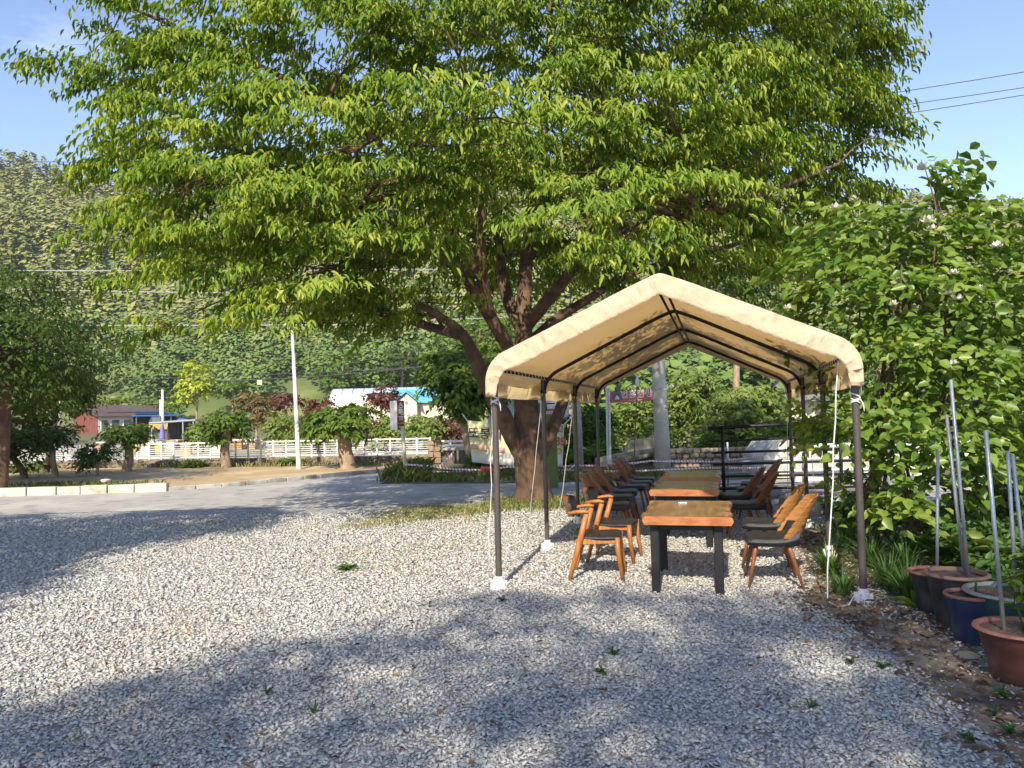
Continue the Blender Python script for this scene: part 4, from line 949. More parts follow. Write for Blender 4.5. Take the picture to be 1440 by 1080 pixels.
MB().box((xm, HB, zt+.15), (.12, .12, .5)).build('finial', SKYB, ch)
ha_ = thing('greenhouse', 'long vaulted hall with silvery blue sheeting behind the red maples', 'greenhouse', pt(530, 600, HB+9))
xa, xb = pt(464, 556, HB+9).x, pt(615, 556, HB+9).x; zc_ = pt(500, 564, HB+9).z; zt_ = pt(500, 545.5, HB+9).z
rows = []
for i in range(13):
    a = math.pi*i/12; rows.append([Vector((xa+(xb-xa)*j/30, HB+9+2.5-2.5*math.cos(a), zc_+(zt_-zc_)*math.sin(a)+(.03 if j % 2 else 0))) for j in range(31)])
m = MB(); m.grid(rows); m.build('roof', SILV, ha_)
MB().box(((xa+xb)/2, HB+11.5, (gz+zc_)/2), (xb-xa-.1, 4.9, zc_-gz)).build('wall', CREAM, ha_)
for j in range(0, 31, 3):
    pts = [Vector((xa+(xb-xa)*j/30, HB+9+2.5-2.55*math.cos(math.pi*i/12), zc_+(zt_-zc_+.05)*math.sin(math.pi*i/12)+.03)) for i in range(13)]
    MB().tube(pts, .045, 5).build('hoop', GALV, ha_)
gh = thing('grey_roofed_house', 'small house with grey roof behind the railing trees', 'house', pt(1132, 600, 45)); gh.location.z = 0
m = MB(); a, b = pt(1112, 600, 45), pt(1162, 600, 45); MB().box(((a.x+b.x)/2, 47, 1.0), (b.x-a.x, 4, 2.0)).build('wall', CREAM, gh)
gable_roof(gh, lambda x, y, z: Vector((x, y, z)), a.x-.3, b.x+.3, 44.5, 49.5, 2.0, 3.2, pm('grey_roof', (.22, .21, .21), (.17, .165, .165), 6), .1)

# ------------------------------------------------------------------ yard clutter: hives, vehicles, shed, parasol
HC = {'w': pm('hive_white', (.68, .64, .55)), 'o': pm('hive_orange', (.55, .27, .09)), 'y': pm('hive_yellow', (.6, .40, .05)), 't': pm('hive_tan', (.45, .33, .2))}
nm = {'w': 'white', 'o': 'orange', 'y': 'yellow', 't': 'tan'}
def hive(px, Y, c, lab):
    p = pt(px, 620, Y); p.z = float(hz(p.x, Y)); t = thing('beehive', lab, 'beehive', p, random.uniform(-.4, .4), 'beehives in the yard')
    MB().box((0, 0, .30), (.46, .55, .44), None, .01).build('hive_box', HC[c], t, local=True); MB().box((0, 0, .56), (.52, .61, .08), None, .01).build('lid', HC['w' if c != 'w' else 't'], t, local=True)
    MB().box((0, 0, .05), (.5, .6, .08)).build('stand', HC['t'], t, local=True)
for (px, Y, c, lab) in [(196, 46, 'y', 'yellow beehive box leftmost of the row beside the pollarded tree'), (204, 47, 'o', 'orange beehive box right next to the leftmost yellow one'), (213, 46, 'w', 'white beehive box left of the closed parasol'), (221, 48, 't', 'tan beehive box just left of the closed parasol pole'),
  (240, 46, 'w', 'white beehive box right of the closed parasol, left of the carport'), (249, 47, 'o', 'orange beehive box in front of the grey carport'), (285, 46, 'w', 'white beehive box right of the white pickup truck'), (296, 47, 'y', 'yellow beehive box under the round pollarded tree'),
  (335, 44, 'o', 'orange beehive box first to the right of the round pollarded tree'), (346, 45, 'w', 'white beehive box between an orange and a tan one'), (357, 44, 't', 'tan beehive box left of the last white one before the street lamp'), (368, 45, 'w', 'last white beehive box left of the street lamp'),
  (155, 45, 'w', 'white beehive box behind the short pollarded tree'), (145, 46, 'o', 'orange beehive box at the left behind the round dark shrub'), (208, 38, 'w', 'nearer white beehive box close behind the fence by the short pollarded tree'), (222, 43, 'y', 'yellow beehive box close behind the fence under the parasol'), (262, 38, 'o', 'nearer orange beehive box close behind the fence below the carport'), (305, 38, 'w', 'nearer white beehive box close behind the fence by the round pollarded trunk')]:
    hive(px, Y, c, lab)
pu = pt(228, 620, 58); pu.z = 0
um = thing('parasol', 'closed violet blue parasol standing among the beehives', 'parasol', pu)
MB().tube([pu, pu+Vector((0, 0, 1.75))], .03, 8).build('pole', WHITEP, um)
MB().lathe([(.20, .45), (.22, .5), (.17, .9), (.10, 1.4), (.03, 1.72)], pu, 12).build('folded_cover', pm('violet_cloth', (.16, .17, .42), (.12, .13, .34)), um)
ps = pt(254, 620, 60); ps.z = float(hz(ps.x, 60))
sh = thing('carport', 'grey flat roofed carport on thin posts in the yard', 'carport', ps)
MB().box(ps+Vector((0, 0, 1.75)), (3.6, 3, .14), Matrix.Rotation(-.04, 3, 'Y'), .03).build('roof', GALV, sh)
for x in (-1.6, -.4, .8, 1.6): MB().box(ps+Vector((x, -1.4, .85)), (.07, .07, 1.7)).build('post', GALV, sh)
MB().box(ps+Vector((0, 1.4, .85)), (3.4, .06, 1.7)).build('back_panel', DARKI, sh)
def vehicle(name, label, cat, p, L_, H_, body, cabin, rz=0):
    t = thing(name, label, cat, p, rz)
    MB().box((0, 0, H_*.36), (L_, 1.5, H_*.38), None, .1).build('body', body, t, local=True)
    m = MB(); m.add([(-L_*.5, -.68, H_*.53), (-L_*.12, -.68, H_*.53), (-L_*.16, -.62, H_), (-L_*.42, -.62, H_), (-L_*.5, .68, H_*.53), (-L_*.12, .68, H_*.53), (-L_*.16, .62, H_), (-L_*.42, .62, H_)], [(0, 1, 2, 3), (7, 6, 5, 4), (3, 2, 6, 7), (0, 3, 7, 4), (1, 5, 6, 2)]); m.build('cabin', cabin, t, local=True)
    MB().box((-L_*.29, -.67, H_*.76), (L_*.2, .05, H_*.3)).build('window', GLASSM, t, local=True)
    MB().box((L_*.2, 0, H_*.62), (L_*.56, 1.45, H_*.12), None, .02).build('cargo_bed', body, t, local=True)
    for x in (-L_*.3, L_*.3):
        for y in (-.66, .66):
            w_ = MB(); w_.lathe([(.14, -.1), (.30, -.1), (.32, 0), (.30, .1), (.14, .1)], (0, 0, 0), 14); w_.v = [(a+x, c+y, b+.32) for a, b, c in w_.v]; w_.build('wheel', BLACKM, t, local=True)
p = pt(283, 615, 78); p.z = float(hz(p.x, 78)); vehicle('pickup_truck', 'small white pickup truck parked right of the grey carport', 'truck', p, 3.3, 1.65, WHITEP, WHITEP, .2)
p = pt(238, 606, 92); p.z = float(hz(p.x, 92)); vehicle('pickup_truck', 'navy and yellow small truck parked beside the blue roofed shed', 'truck', p, 4.4, 2.0, pm('yellow_paint', (.55, .36, .06)), pm('navy_paint', (.03, .045, .11)), .1)
TARP = pm('blue_tarp', (.06, .19, .52), (.04, .14, .42), 5, .5, .4, 8)
for px, s, lab in [(256, 1.5, 'blue tarpaulin over a heap right of the navy truck'), (277, 1.1, 'smaller blue tarpaulin heap farther right')]:
    p = pt(px, 606, 92); p.z = float(hz(p.x, 92)); m = MB(); rows = []
    for i in range(9):
        a = i/8*math.pi/2; rows.append([p+Vector((s*1.1*math.cos(a)*math.cos(b*.5236)*random.uniform(.85, 1.1), s*math.cos(a)*math.sin(b*.5236)*random.uniform(.85, 1.1), s*1.1*math.sin(a)*random.uniform(.92, 1.05))) for b in range(12)])
    m.grid([r+[r[0]] for r in rows]); tag(m.build('tarpaulin', TARP, origin=p), lab, 'tarpaulin')

# ------------------------------------------------------------------ poles, lamp, signs, banners
def pole(name, label, cat, base, top, r0, r1, mat, bands=()):
    b, t_ = Vector(base), Vector(top); t = thing(name, label, cat, b)
    MB().tube([b-Vector((0, 0, .1)), b.lerp(t_, .5), t_], [r0, (r0+r1)/2, r1], 14).build('shaft', mat, t, smooth=True)
    for k in bands:
        c = b.lerp(t_, k); r = r0+(r1-r0)*k
        MB().tube([c, c+(t_-b).normalized()*.05], r+.008, 14).build('band', GALV, t)
    return t
lp = pole('street_lamp', 'slender pale street lamp post beyond the white fence', 'street lamp', gp(420.5, 660), pt(411, 466, 28), .085, .05, CONCW, (.3, .31))
m = MB(); c = pt(407, 459, 28); m.add([c+Vector(v) for v in [(-.19, -.12, .10), (.19, -.12, .10), (.10, -.08, -.09), (-.06, -.08, -.09), (-.19, .12, .10), (.19, .12, .10), (.10, .08, -.09), (-.06, .08, -.09)]], [(0, 3, 2, 1), (4, 5, 6, 7), (0, 1, 5, 4), (2, 3, 7, 6), (0, 4, 7, 3), (1, 2, 6, 5)]); m.build('lamp_head', WHITEP, lp)
MB().tube([pt(411, 468, 28), pt(410, 462, 28)], .03, 8).build('lamp_neck', GALV, lp)
up_ = pole('utility_pole', 'thick white concrete utility pole behind the canopy, wires running from it', 'utility pole', gp(933.5, 668), pt(917, 330, 18.9), .20, .13, CONCW, (.22, .36, .52))
for (px, py, dx) in [(933, 533, 8), (935, 574, 8), (912, 590, -8)]:
    a = pt(px, py, 18.7); MB().tube([a, a+Vector((dx*.018, 0, 0))], .014, 6).build('step_bolt', GALV, up_)
MB().tube([pt(933, 548, 18.7), pt(941, 545, 18.7), pt(944, 541, 18.7), pt(947, 543, 18.7)], .022, 6).build('cable_hook', WHITEP, up_)
pole('utility_pole', 'mottled grey concrete pole holding the right end of the yellow banner', 'utility pole', gp(815, 668), pt(806, 470, 19.6), .13, .105, CONC, (.2, .3, .42))
p = pt(229, 600, 90); p.z = float(hz(p.x, 90)); pole('utility_pole', 'thin white pole standing right of the blue roofed shed', 'utility pole', p, pt(228.5, 548, 90), .16, .12, WHITEP)
p = pt(226, 600, 94); p.z = float(hz(p.x, 94)); pole('utility_pole', 'shorter thin white pole left of the tall one by the shed', 'utility pole', p, pt(225.5, 562, 94), .12, .1, WHITEP)
p = pt(84, 600, 70); p.z = 0; pole('utility_pole', 'faint grey pole between the left trees', 'utility pole', p, pt(84, 556, 70), .14, .11, CONC)
gpst = thing('gate_pillar', 'olive green painted square pillar with a pale cap behind the big trunk', 'pillar', gp(776, 686))
g = gp(776, 686); MB().box(g+Vector((0, 0, .80)), (.27, .27, 1.64), None, .01).build('pillar_shaft', pm('olive_paint', (.16, .20, .06), (.13, .16, .05), 6, .7), gpst); MB().box(g+Vector((0, 0, 1.66)), (.36, .36, .08), None, .015).build('cap', CONCW, gpst)

SIGNW = pm('sign_white', (.74, .72, .68), (.68, .66, .61), 3, .5)
SIGNB = pm('sign_brown', (.20, .045, .03), (.17, .038, .026), 3, .5)
TXW = pm('lettering_white', (.78, .78, .76)); TXB = pm('lettering_black', (.03, .03, .04)); TXBL = pm('lettering_blue', (.08, .16, .42)); TXR = pm('lettering_red', (.55, .08, .10)); TXO = pm('lettering_orange', (.62, .25, .04))
def text(body, parent, origin, xd, upd, size, mat, name='lettering', sx_=1.0):
    cu = bpy.data.curves.new(name, 'FONT'); cu.body = body; cu.size = size; cu.align_x = 'CENTER'; cu.align_y = 'CENTER'; cu.extrude = .002; cu.offset = size*.012; cu.resolution_u = 2
    o = bpy.data.objects.new(name, cu); COL.objects.link(o); bpy.context.view_layer.update()
    me = bpy.data.meshes.new_from_object(o.evaluated_get(bpy.context.evaluated_depsgraph_get())); bpy.data.objects.remove(o); me.materials.clear(); me.materials.append(mat)
    o = bpy.data.objects.new(name, me); COL.objects.link(o)
    xd = Vector(xd).normalized(); upd = Vector(upd); upd = (upd-xd*upd.dot(xd)).normalized(); z = xd.cross(upd)
    m_ = Matrix((xd*sx_, upd, z)).transposed().to_4x4(); m_.translation = Vector(origin)-wloc(parent); o.parent = parent; o.matrix_basis = m_; return o
SY = 20.3
sb = gp(571.5, 672.5); sg = thing('signboard', 'tall brown and white two faced signboard on a cream post', 'sign', sb)
stp = pt(565.5, 600, SY); MB().tube([sb-Vector((0, 0, .1)), stp], .052, 12).build('post', pm('cream_post', (.62, .60, .42), (.55, .53, .36), 5), sg, smooth=True)
ztop, zbot = pt(559, 563.5, SY).z, pt(559, 604.5, SY).z; ce = pt(558.6, 584, SY-.1)
xl = pt(548.2, 584, SY+.1); xr_ = pt(569.0, 584, SY+.1)
def face(a, b, mat, nmz):
    d = (b-a); d.z = 0; L_ = d.length; mid = (a+b)/2; ang = math.atan2(d.y, d.x); mt = Matrix.Rotation(ang, 3, 'Z')
    n_ = Vector((d.y, -d.x, 0)).normalized()
    MB().box(Vector((mid.x, mid.y, (ztop+zbot)/2))-n_*.05, (L_, .10, ztop-zbot), mt, .008).build(nmz, mat, sg)
    return mid, d.normalized(), n_, L_
face(xl, ce-Vector((.004, 0, 0)), SIGNW, 'white_panel')
mid, dd, nn_, L_ = face(ce+Vector((.004, 0, 0)), xr_, SIGNB, 'brown_panel')
def onf(u, v): return Vector((mid.x, mid.y, zbot+(ztop-zbot)*v))+dd*(u*L_)+nn_*.004
UPV = Vector((0, 0, 1))
text('♨', sg, onf(0, .83), dd, UPV, .15, TXW); text('略', sg, onf(0, .60), dd, UPV, .19, TXW)
text('550', sg, onf(0, .37), dd, UPV, .12, TXW, sx_=.8)
for v, hh, mt in ((.45, .02, TXW), (.225, .045, TXO), (.12, .012, TXW), (.07, .012, TXW)):
    MB().box(onf(0, v), (L_*.8, .006, hh), Matrix.Rotation(math.atan2(dd.y, dd.x), 3, 'Z')).build('printed_bar', mt, sg)

def cloth(name, corners, mat, parent, nx=26, ny=8, wave=.03, sag=.04):
    tl, tr, br, bl = [Vector(c) for c in corners]; rows = []
    nrm_ = (tr-tl).cross(bl-tl).normalized()
    for j in range(ny+1):
        v = j/ny; row = []
        for i in range(nx+1):
            u = i/nx; p = tl.lerp(tr, u).lerp(bl.lerp(br, u), v)
            row.append(p+nrm_*(wave*math.sin(u*9+v*2)+wave*.5*math.sin(u*23+v*5))+Vector((0, 0, -sag*math.sin(u*math.pi))))
        rows.append(row)
    m = MB(); m.grid(rows); o = m.build(name, mat, parent, smooth=True); s_ = o.modifiers.new('thickness', 'SOLIDIFY'); s_.thickness = .003; return o
def banner_mat(name, top, bot, split):
    m = pm(name, top, top); t = m.node_tree; b = t.nodes['Principled BSDF']; tc = N(t, 'ShaderNodeTexCoord'); s = N(t, 'ShaderNodeSeparateXYZ'); l = t.links.new
    g = N(t, 'ShaderNodeMath', operation='GREATER_THAN'); g.inputs[1].default_value = split; mx = N(t, 'ShaderNodeMixRGB'); mx.inputs[1].default_value = (*bot, 1); mx.inputs[2].default_value = (*top, 1)
    l(tc.outputs['Generated'], s.inputs[0]); l(s.outputs[2], g.inputs[0]); l(g.outputs[0], mx.inputs[0]); l(mx.outputs[0], b.inputs['Base Color']); return m
BY = 18.2
y0 = pt(658, 592, BY); bn = thing('banner', 'yellow and white advertising banner with Korean lettering strung behind the big trunk', 'banner', y0)
tl, tr, br_, bl = pt(657, 591, BY), pt(793.5, 596.5, BY), pt(791, 656, BY), pt(664, 650, BY)
cloth('cloth', (tl, tr, br_, bl), banner_mat('banner_print', (.62, .60, .34), (.66, .64, .60), .30), bn)
bx = (tr-tl).normalized(); bu = (tl-bl).normalized()
def onb(px, py): return pt(px, py, BY-.06)
text('또봉이통', bn, onb(690, 611), bx, bu, .30, TXB); text('광고', bn, onb(781, 604), bx, bu, .22, TXBL); text('1289', bn, onb(779, 621), bx, bu, .30, TXR)
for px in (667, 679, 693, 705):
    MB().box(onb(px, 628+(px-667)*.12), (.17, .01, .12), None, .004).build('printed_picture', pm('print_pink', (.55, .25, .24), (.62, .42, .36), 14), bn)
text('○○', bn, onb(781, 635), bx, bu, .18, TXR)
MB().tube([tl, pt(650, 582, BY+3)], .012, 5).build('tie_rope', ROPE, bn); MB().tube([tr, pt(808, 583, 19.5)], .012, 5).build('tie_rope', ROPE, bn); MB().tube([br_, pt(800, 661, 18.6), pt(810, 652, 19.5)], .010, 5).build('tie_rope', ROPE, bn)
w2 = thing('banner', 'greyish white banner with dark lettering glimpsed between the trunk forks', 'banner', pt(690, 560, 26))
cloth('cloth', (pt(686, 556, 26), pt(800, 549, 26), pt(800, 596, 26), pt(686, 600, 26)), pm('banner_white', (.58, .60, .60), (.52, .54, .54)), w2)
text('ㄱ', w2, pt(703, 575, 25.8), (1, 0, 0), UPV, .55, TXB); text('ㅋㄷ', w2, pt(763, 574, 25.8), (1, 0, 0), UPV, .55, TXB)
rb_ = thing('banner', 'red banner with white Korean lettering and a blue tent emblem left of the utility pole', 'banner', pt(858, 548, 24))
RY = 20.6
cloth('cloth', (pt(857, 551, RY), pt(926, 547, RY), pt(926, 562.5, RY), pt(858, 566.5, RY)), pm('banner_red', (.58, .16, .15), (.52, .13, .13), 4), rb_, wave=.012, sag=.01)
text('법흥캠핑', rb_, pt(895, 554.5, RY-.05), (1, 0, .04), UPV, .235, TXW); text('― ― ― ― ―', rb_, pt(893, 562.6, RY-.05), (1, 0, .03), UPV, .06, TXW)
tri = MB(); c = pt(867.5, 556, RY-.05)
for s_, mt in ((.13, 0), (.07, 1)):
    tri.cur = mt; tri.add([c+Vector((-s_*1.1, -.004*mt-.004, -.11)), c+Vector((s_*1.1, -.004*mt-.004, -.11)), c+Vector((0, -.004*mt-.004, -.11+s_*1.75)), c+Vector((-s_*1.1, .004, -.11)), c+Vector((s_*1.1, .004, -.11)), c+Vector((0, .004, -.11+s_*1.75))], [(0, 1, 2), (0, 3, 4, 1), (1, 4, 5, 2), (2, 5, 3, 0)])
tri.build('tent_emblem', [TXBL, TXW], rb_)
for px in (856.5, 853): 
    b_ = gp(px+2, 664); MB().tube([b_, pt(px, 545, RY)], .03, 8).build('support_post', WHITEP, rb_)
al = thing('garden_lamp', 'small white lamp on a thin pole in front of the red banner', 'lamp', gp(894, 664)); MB().tube([gp(891, 664), pt(896, 540, 19)], .014, 6).build('pole', GALV, al); MB().lathe([(.02, -.12), (.05, -.08), (.055, .02), (.02, .09), (.008, .16)], pt(896, 536, 19), 10).build('lamp_shade', WHITEP, al)

# caution tape
def tape_mat():
    m = pm('barrier_tape', (.78, .76, .76)); t = m.node_tree; b = t.nodes['Principled BSDF']; a = N(t, 'ShaderNodeAttribute', attribute_name='tint'); l = t.links.new
    f = N(t, 'ShaderNodeMath', operation='FRACT'); g = N(t, 'ShaderNodeMath', operation='GREATER_THAN'); g.inputs[1].default_value = .62; mx = N(t, 'ShaderNodeMixRGB'); mx.inputs[1].default_value = (.78, .76, .77, 1); mx.inputs[2].default_value = (.55, .10, .12, 1)
    l(a.outputs['Fac'], f.inputs[0]); l(f.outputs[0], g.inputs[0]); l(g.outputs[0], mx.inputs[0]); l(mx.outputs[0], b.inputs['Base Color']); return m
TAPE = tape_mat()
def tape(label, pts, wd=.055, group='barrier tapes across the lane'):
    P = []; 
    for i in range(len(pts)-1):
        n = max(2, int((pts[i+1]-pts[i]).length/.05)); P += [pts[i].lerp(pts[i+1], j/n) for j in range(n)]
    P.append(pts[-1]); V, T = [], []; s = 0
    for i, p in enumerate(P):
        if i: s += (p-P[i-1]).length
        tw = .6*math.sin(s*1.1)+.3*math.sin(s*2.9); up = Vector((0, math.sin(tw), math.cos(tw)))
        for k in (-.5, .5): V.append(p+up*wd*k+Vector((0, .0, .02*math.sin(s*1.7)))); T.append(s/.085+k*.4)
    n = len(P); Fq = np.array([[2*i, 2*i+2, 2*i+3, 2*i+1] for i in range(n-1)])
    o = npmesh('barrier_tape', np.array([tuple(v) for v in V]), Fq, TAPE, T); md = o.modifiers.new('thickness', 'SOLIDIFY'); md.thickness = .002
    tag(o, label, 'barrier tape', group); return o
TYp = lambda L: [pt(a, b, SY if len(c) == 0 else c[0]) for a, b, *c in L]
tape('upper red and white barrier tape from the signboard past the big trunk', TYp([(569, 653.5), (600, 656), (640, 661), (680, 661), (713, 655.5), (780, 657), (850, 655.5, 19.5), (915, 647, 18.6), (930, 648, 18.6), (1000, 651, 19), (1074, 640, 17)]))
tape('lower red and white barrier tape from the signboard past the big trunk', TYp([(570, 658), (590, 663.5), (630, 665), (700, 664.5), (790, 662.5), (860, 663, 19.5), (925, 660, 18.6), (1000, 659.5, 18.6), (1074, 657, 17)]))
tape('loose end of barrier tape lifting towards the bridge beam', TYp([(618, 657), (628, 648), (637, 638), (640, 628)]), .12)
tg = MB().box(pt(686, 661, SY-.05), (.38, .01, .17), Matrix.Rotation(.06, 3, 'Y'), .004); t = tag(tg.build('notice', TXR, origin=pt(686, 661, SY)), 'small red notice hanging on the barrier tape left of the trunk', 'notice')

# stone pillar, bridge beam and concrete bridge
sp2 = pt(612, 657, 26.4); sp2.z = 0; sp_t = thing('stone_pillar', 'rough brown stone pillar ending the white fence', 'pillar', sp2)
for k in range(8):
    MB().box(sp2+Vector(((-.12 if k % 2 else .12)+random.uniform(-.015, .015), 0, .11+(k//2)*.2+random.uniform(-.02, .02))), (.225+random.uniform(-.02, .01), .42, .19+random.uniform(-.01, .01)), Matrix.Rotation(random.uniform(-.1, .1), 3, 'Y'), .02).build('stone', pm('brown_stone', (.33, .24, .15), (.2, .14, .09), 7, .9, .8, 14), sp_t)
bb_ = thing('bridge_beam', 'dark concrete bridge beam with a white rail left of the big trunk', 'bridge', pt(655, 657, 26.6)); bb_.location.z = 0
ba, bc = pt(622, 650, 26.6), pt(725, 650, 26.0)
for k in range(5):
    x = ba.x+(bc.x-ba.x)*(k+.5)/5; MB().box((x, 26.5, .20), ((bc.x-ba.x)/5-.16 if k % 2 else (bc.x-ba.x)/5-.02, .3, .46), None, .02).build('beam_block', pm('dark_concrete', (.15, .12, .10), (.10, .085, .07), 6, .9, .5), bb_)
MB().box(((ba.x+bc.x)/2, 26.5, .50), (bc.x-ba.x, .4, .12), None, .02).build('coping', CONC, bb_)
for z in (.62, .76): MB().box(((ba.x+bc.x)/2, 26.4, z), (bc.x-ba.x, .05, .08), None, .01).build('rail', WHITEP, bb_)
cb = thing('concrete_bridge', 'weathered concrete bridge parapet between the pole and the red banner', 'bridge', pt(880, 660, 23)); cb.location.z = 0
def quadprism(name, pxs, Y, th, mat, par):
    f = [pt(a, b, Y) for a, b in pxs]; bk = [v+Vector((0, th, 0)) for v in f]; n = len(f); m = MB()
    m.add(f+bk, [tuple(range(n))[::-1], tuple(range(n, 2*n))]+[(i, (i+1) % n, n+(i+1) % n, n+i) for i in range(n)]); return m.build(name, mat, par)
OLDC = pm('old_concrete', (.40, .34, .25), (.27, .23, .16), 4, .9, .5, 20, c3=(.16, .15, .09), s3=2)
quadprism('parapet', [(885, 621), (932, 613), (932, 627), (880, 636)], 23, .35, OLDC, cb)
quadprism('deck_edge', [(838, 645), (880, 637), (932, 628), (932, 636), (905, 645), (868, 652), (838, 655)], 22.6, 1.2, OLDC, cb)
quadprism('abutment', [(862, 666), (866, 653), (905, 646), (932, 637), (932, 668)], 23.2, 1, OLDC, cb)
quadprism('pier', [(918, 612), (932, 611), (932, 632), (918, 634)], 22.9, .4, OLDC, cb)
sw = thing('stone_bank', 'beige dry stone bank right of the white utility pole', 'wall', pt(970, 660, 22)); sw.location.z = 0
STN = [pm('bank_stone', (.44, .35, .24), (.33, .26, .18), 8, .9, .6, 20), pm('bank_stone', (.36, .28, .19), (.26, .2, .13), 8, .9, .6, 20)]
x0, x1 = pt(925, 650, 22).x, pt(1076, 650, 22).x
MB().box(((x0+x1)/2, 22.45, .2), (x1-x0, .5, .62), None, .05).build('bank_core', STN[1], sw)
for r_ in range(4):
    x = x0
    while x < x1:
        wd = random.uniform(.14, .30); MB().box((x+wd/2, 22.15+random.uniform(-.04, .04), .02+r_*.145+random.uniform(-.015, .015)), (wd-.02, .2, .135), Matrix.Rotation(random.uniform(-.1, .1), 3, 'Y'), .035).build('stone', random.choice(STN), sw); x += wd

# ------------------------------------------------------------------ black railing, deck, ramp walls
ra = thing('railing', 'black steel pipe railing with six rails behind the right hand chairs', 'railing', gp(1016, 702)); RLY = gp(1016, 702).y
pA, pB = gp(1018, 700), gp(1180, 692)
for px, top in ((1015.5, 600.5), (1181, 594)):
    b_ = gp(px+3, 702 if px < 1100 else 696); MB().tube([b_, pt(px, top, b_.y)], .032, 10).build('post', BLACKM, ra, smooth=True)
for i, (ya, yb, xs, r) in enumerate([(602.5, 590, 996, .034), (620.5, 612, 1000, .022), (636.8, 630, 1002, .024), (653.5, 647, 1003, .024), (670.5, 666, 1004, .022), (687.5, 684.5, 1002, .026)]):
    a, b_ = pt(xs, ya, RLY), pt(1225, yb, RLY+.4); MB().tube([a, a.lerp(b_, .5), b_], r, 10).build('rail', BLACKM, ra, smooth=True)
rg = thing('railing', 'thinner grey pipe railing standing just behind the black one', 'railing', gp(1130, 690)); R2 = gp(1130, 690).y
for ya, yb in ((650, 645), (665.5, 661), (680.5, 677)):
    MB().tube([pt(1010, ya, R2), pt(1260, yb, R2)], .02, 8).build('rail', GALV, rg, smooth=True)
for px in (1024, 1130, 1250): MB().tube([gp(px, 690), pt(px-1, 622, R2)], .025, 8).build('post', GALV, rg, smooth=True)
wr = thing('railing', 'white pipe railing running behind the magnolia to the right edge', 'railing', pt(1300, 660, 16)); wr.location.z = 0
for ya, yb, r in ((628, 616, .05), (646, 634, .035), (662, 652, .035)):
    MB().tube([pt(1115, ya, 16), pt(1560, yb, 15.4)], r, 10).build('rail', WHITEP, wr, smooth=True)
for px in (1200, 1290, 1380, 1470): MB().tube([pt(px, 690, 15.8)-Vector((0, 0, .3)), pt(px, 622, 15.8)], .04, 8).build('post', WHITEP, wr, smooth=True)
rp_ = thing('ramp_wall', 'sunlit white concrete ramp wall with a sloping top behind the railing', 'wall', pt(1092, 660, 17.5)); rp_.location.z = 0
quadprism('sloping_wall', [(1074, 672), (1074, 643), (1090, 620.5), (1111, 619), (1111, 672)], 17.4, 1.6, CONCW, rp_)
quadprism('flat_wall', [(1119, 690), (1119, 640), (1140, 634), (1300, 640), (1300, 690)], 16.8, .3, CONCW, rp_)
MB().box(pt(1114, 645, 17.2), (.06, .06, 1.0)).build('ochre_post', pm('ochre_paint', (.48, .34, .12)), rp_)
dk = thing('deck', 'grey weathered plank deck under the railing', 'deck', gp(1090, 703)); PLK = pm('grey_planks', (.26, .24, .22), (.18, .17, .155), 6, .8, .3, 30, stretch=(1, .2, 1))
xa_ = gp(1003, 702).x; 
for k in range(24): MB().box((xa_+.075+k*.15, 14.35, .09), (.135, 1.7, .045), None, .006).build('plank', PLK, dk)
for y in (13.6, 15.1): MB().box((xa_+1.8, y, .03), (3.6, .08, .075)).build('joist', PLK, dk)
pl_ = thing('concrete_block', 'low concrete plinth in front of the plank deck', 'block', gp(1150, 724)); g = gp(1152, 724)
MB().box(g+Vector((0, .2, .12)), (.95, .4, .27), None, .02).build('block', CONC, pl_)
for px, lab in ((1108, 'white drain pipe lying before the deck'), ):
    o = MB().tube([gp(1088, 706, .06), gp(1132, 703, .06)], .045, 12).build('pipe', WHITEPL, origin=gp(px, 704)); tag(o, lab, 'pipe')

# ------------------------------------------------------------------ power lines
CAB = pm('cable', (.06, .06, .065), (.05, .05, .055)); CABL = pm('pale_cable', (.34, .35, .36), (.3, .3, .3))
def wire(label, A, B, Y0, Y1, mat=CAB, r=.016, sag=.3):
    a, b = pt(*A, Y0), pt(*B, Y1); n = 24
    o = MB().tube([a.lerp(b, i/n)-Vector((0, 0, sag*4*(i/n)*(1-i/n))) for i in range(n+1)], r, 5, cap=False).build('power_line', mat, origin=a); tag(o, label, 'power line', 'overhead power lines')
wire('highest power line crossing the sky at the left ridge', (-200, 221), (560, 226), 60, 60, CAB, .028)
wire('power line just under the highest one at the left ridge', (-200, 233.5), (560, 240), 60, 60, CAB, .028)
wire('third power line across the ridge at the left', (-200, 244), (560, 252), 62, 62, CAB, .022)
wire('pale power line crossing the hill above the left tree', (-200, 379), (760, 377), 40, 40, CABL, .026, .1)
wire('pale power line crossing the left tree top', (-200, 402), (760, 416), 40, 40, CABL, .026, .1)
wire('pale power line crossing the middle of the left tree', (-200, 457), (900, 452), 38, 38, CABL, .026, .1)
wire('thick bundled cable sagging over the red maples', (300, 536), (760, 492), 45, 45, CAB, .03, .35)
wire('thin cable under the bundled one over the red maples', (-100, 536), (760, 505), 46, 46, CAB, .02, .35)
wire('highest of three power lines at the upper right', (1000, 168), (1640, 67), 34, 30, CAB, .018, .1)
wire('middle of three power lines at the upper right', (1000, 183), (1640, 92), 34, 30, CAB, .018, .1)
wire('lowest of three power lines at the upper right', (1000, 199), (1640, 100), 34, 30, CAB, .018, .1)
wire('pale power line behind the magnolia top', (1000, 300), (1700, 272), 40, 40, CABL, .022, .2)
wire('power line seen right of the forked trunk', (560, 452), (1100, 424), 40, 40, CABL, .026, .1)
yt = pt(365, 537.5, 45.5); o = MB().box(yt, (.30, .03, .30), None, .01).build('cable_tag', pm('pale_yellow', (.7, .66, .42)), origin=yt); tag(o, 'small pale yellow plate hanging on the cable over the maples', 'plate')

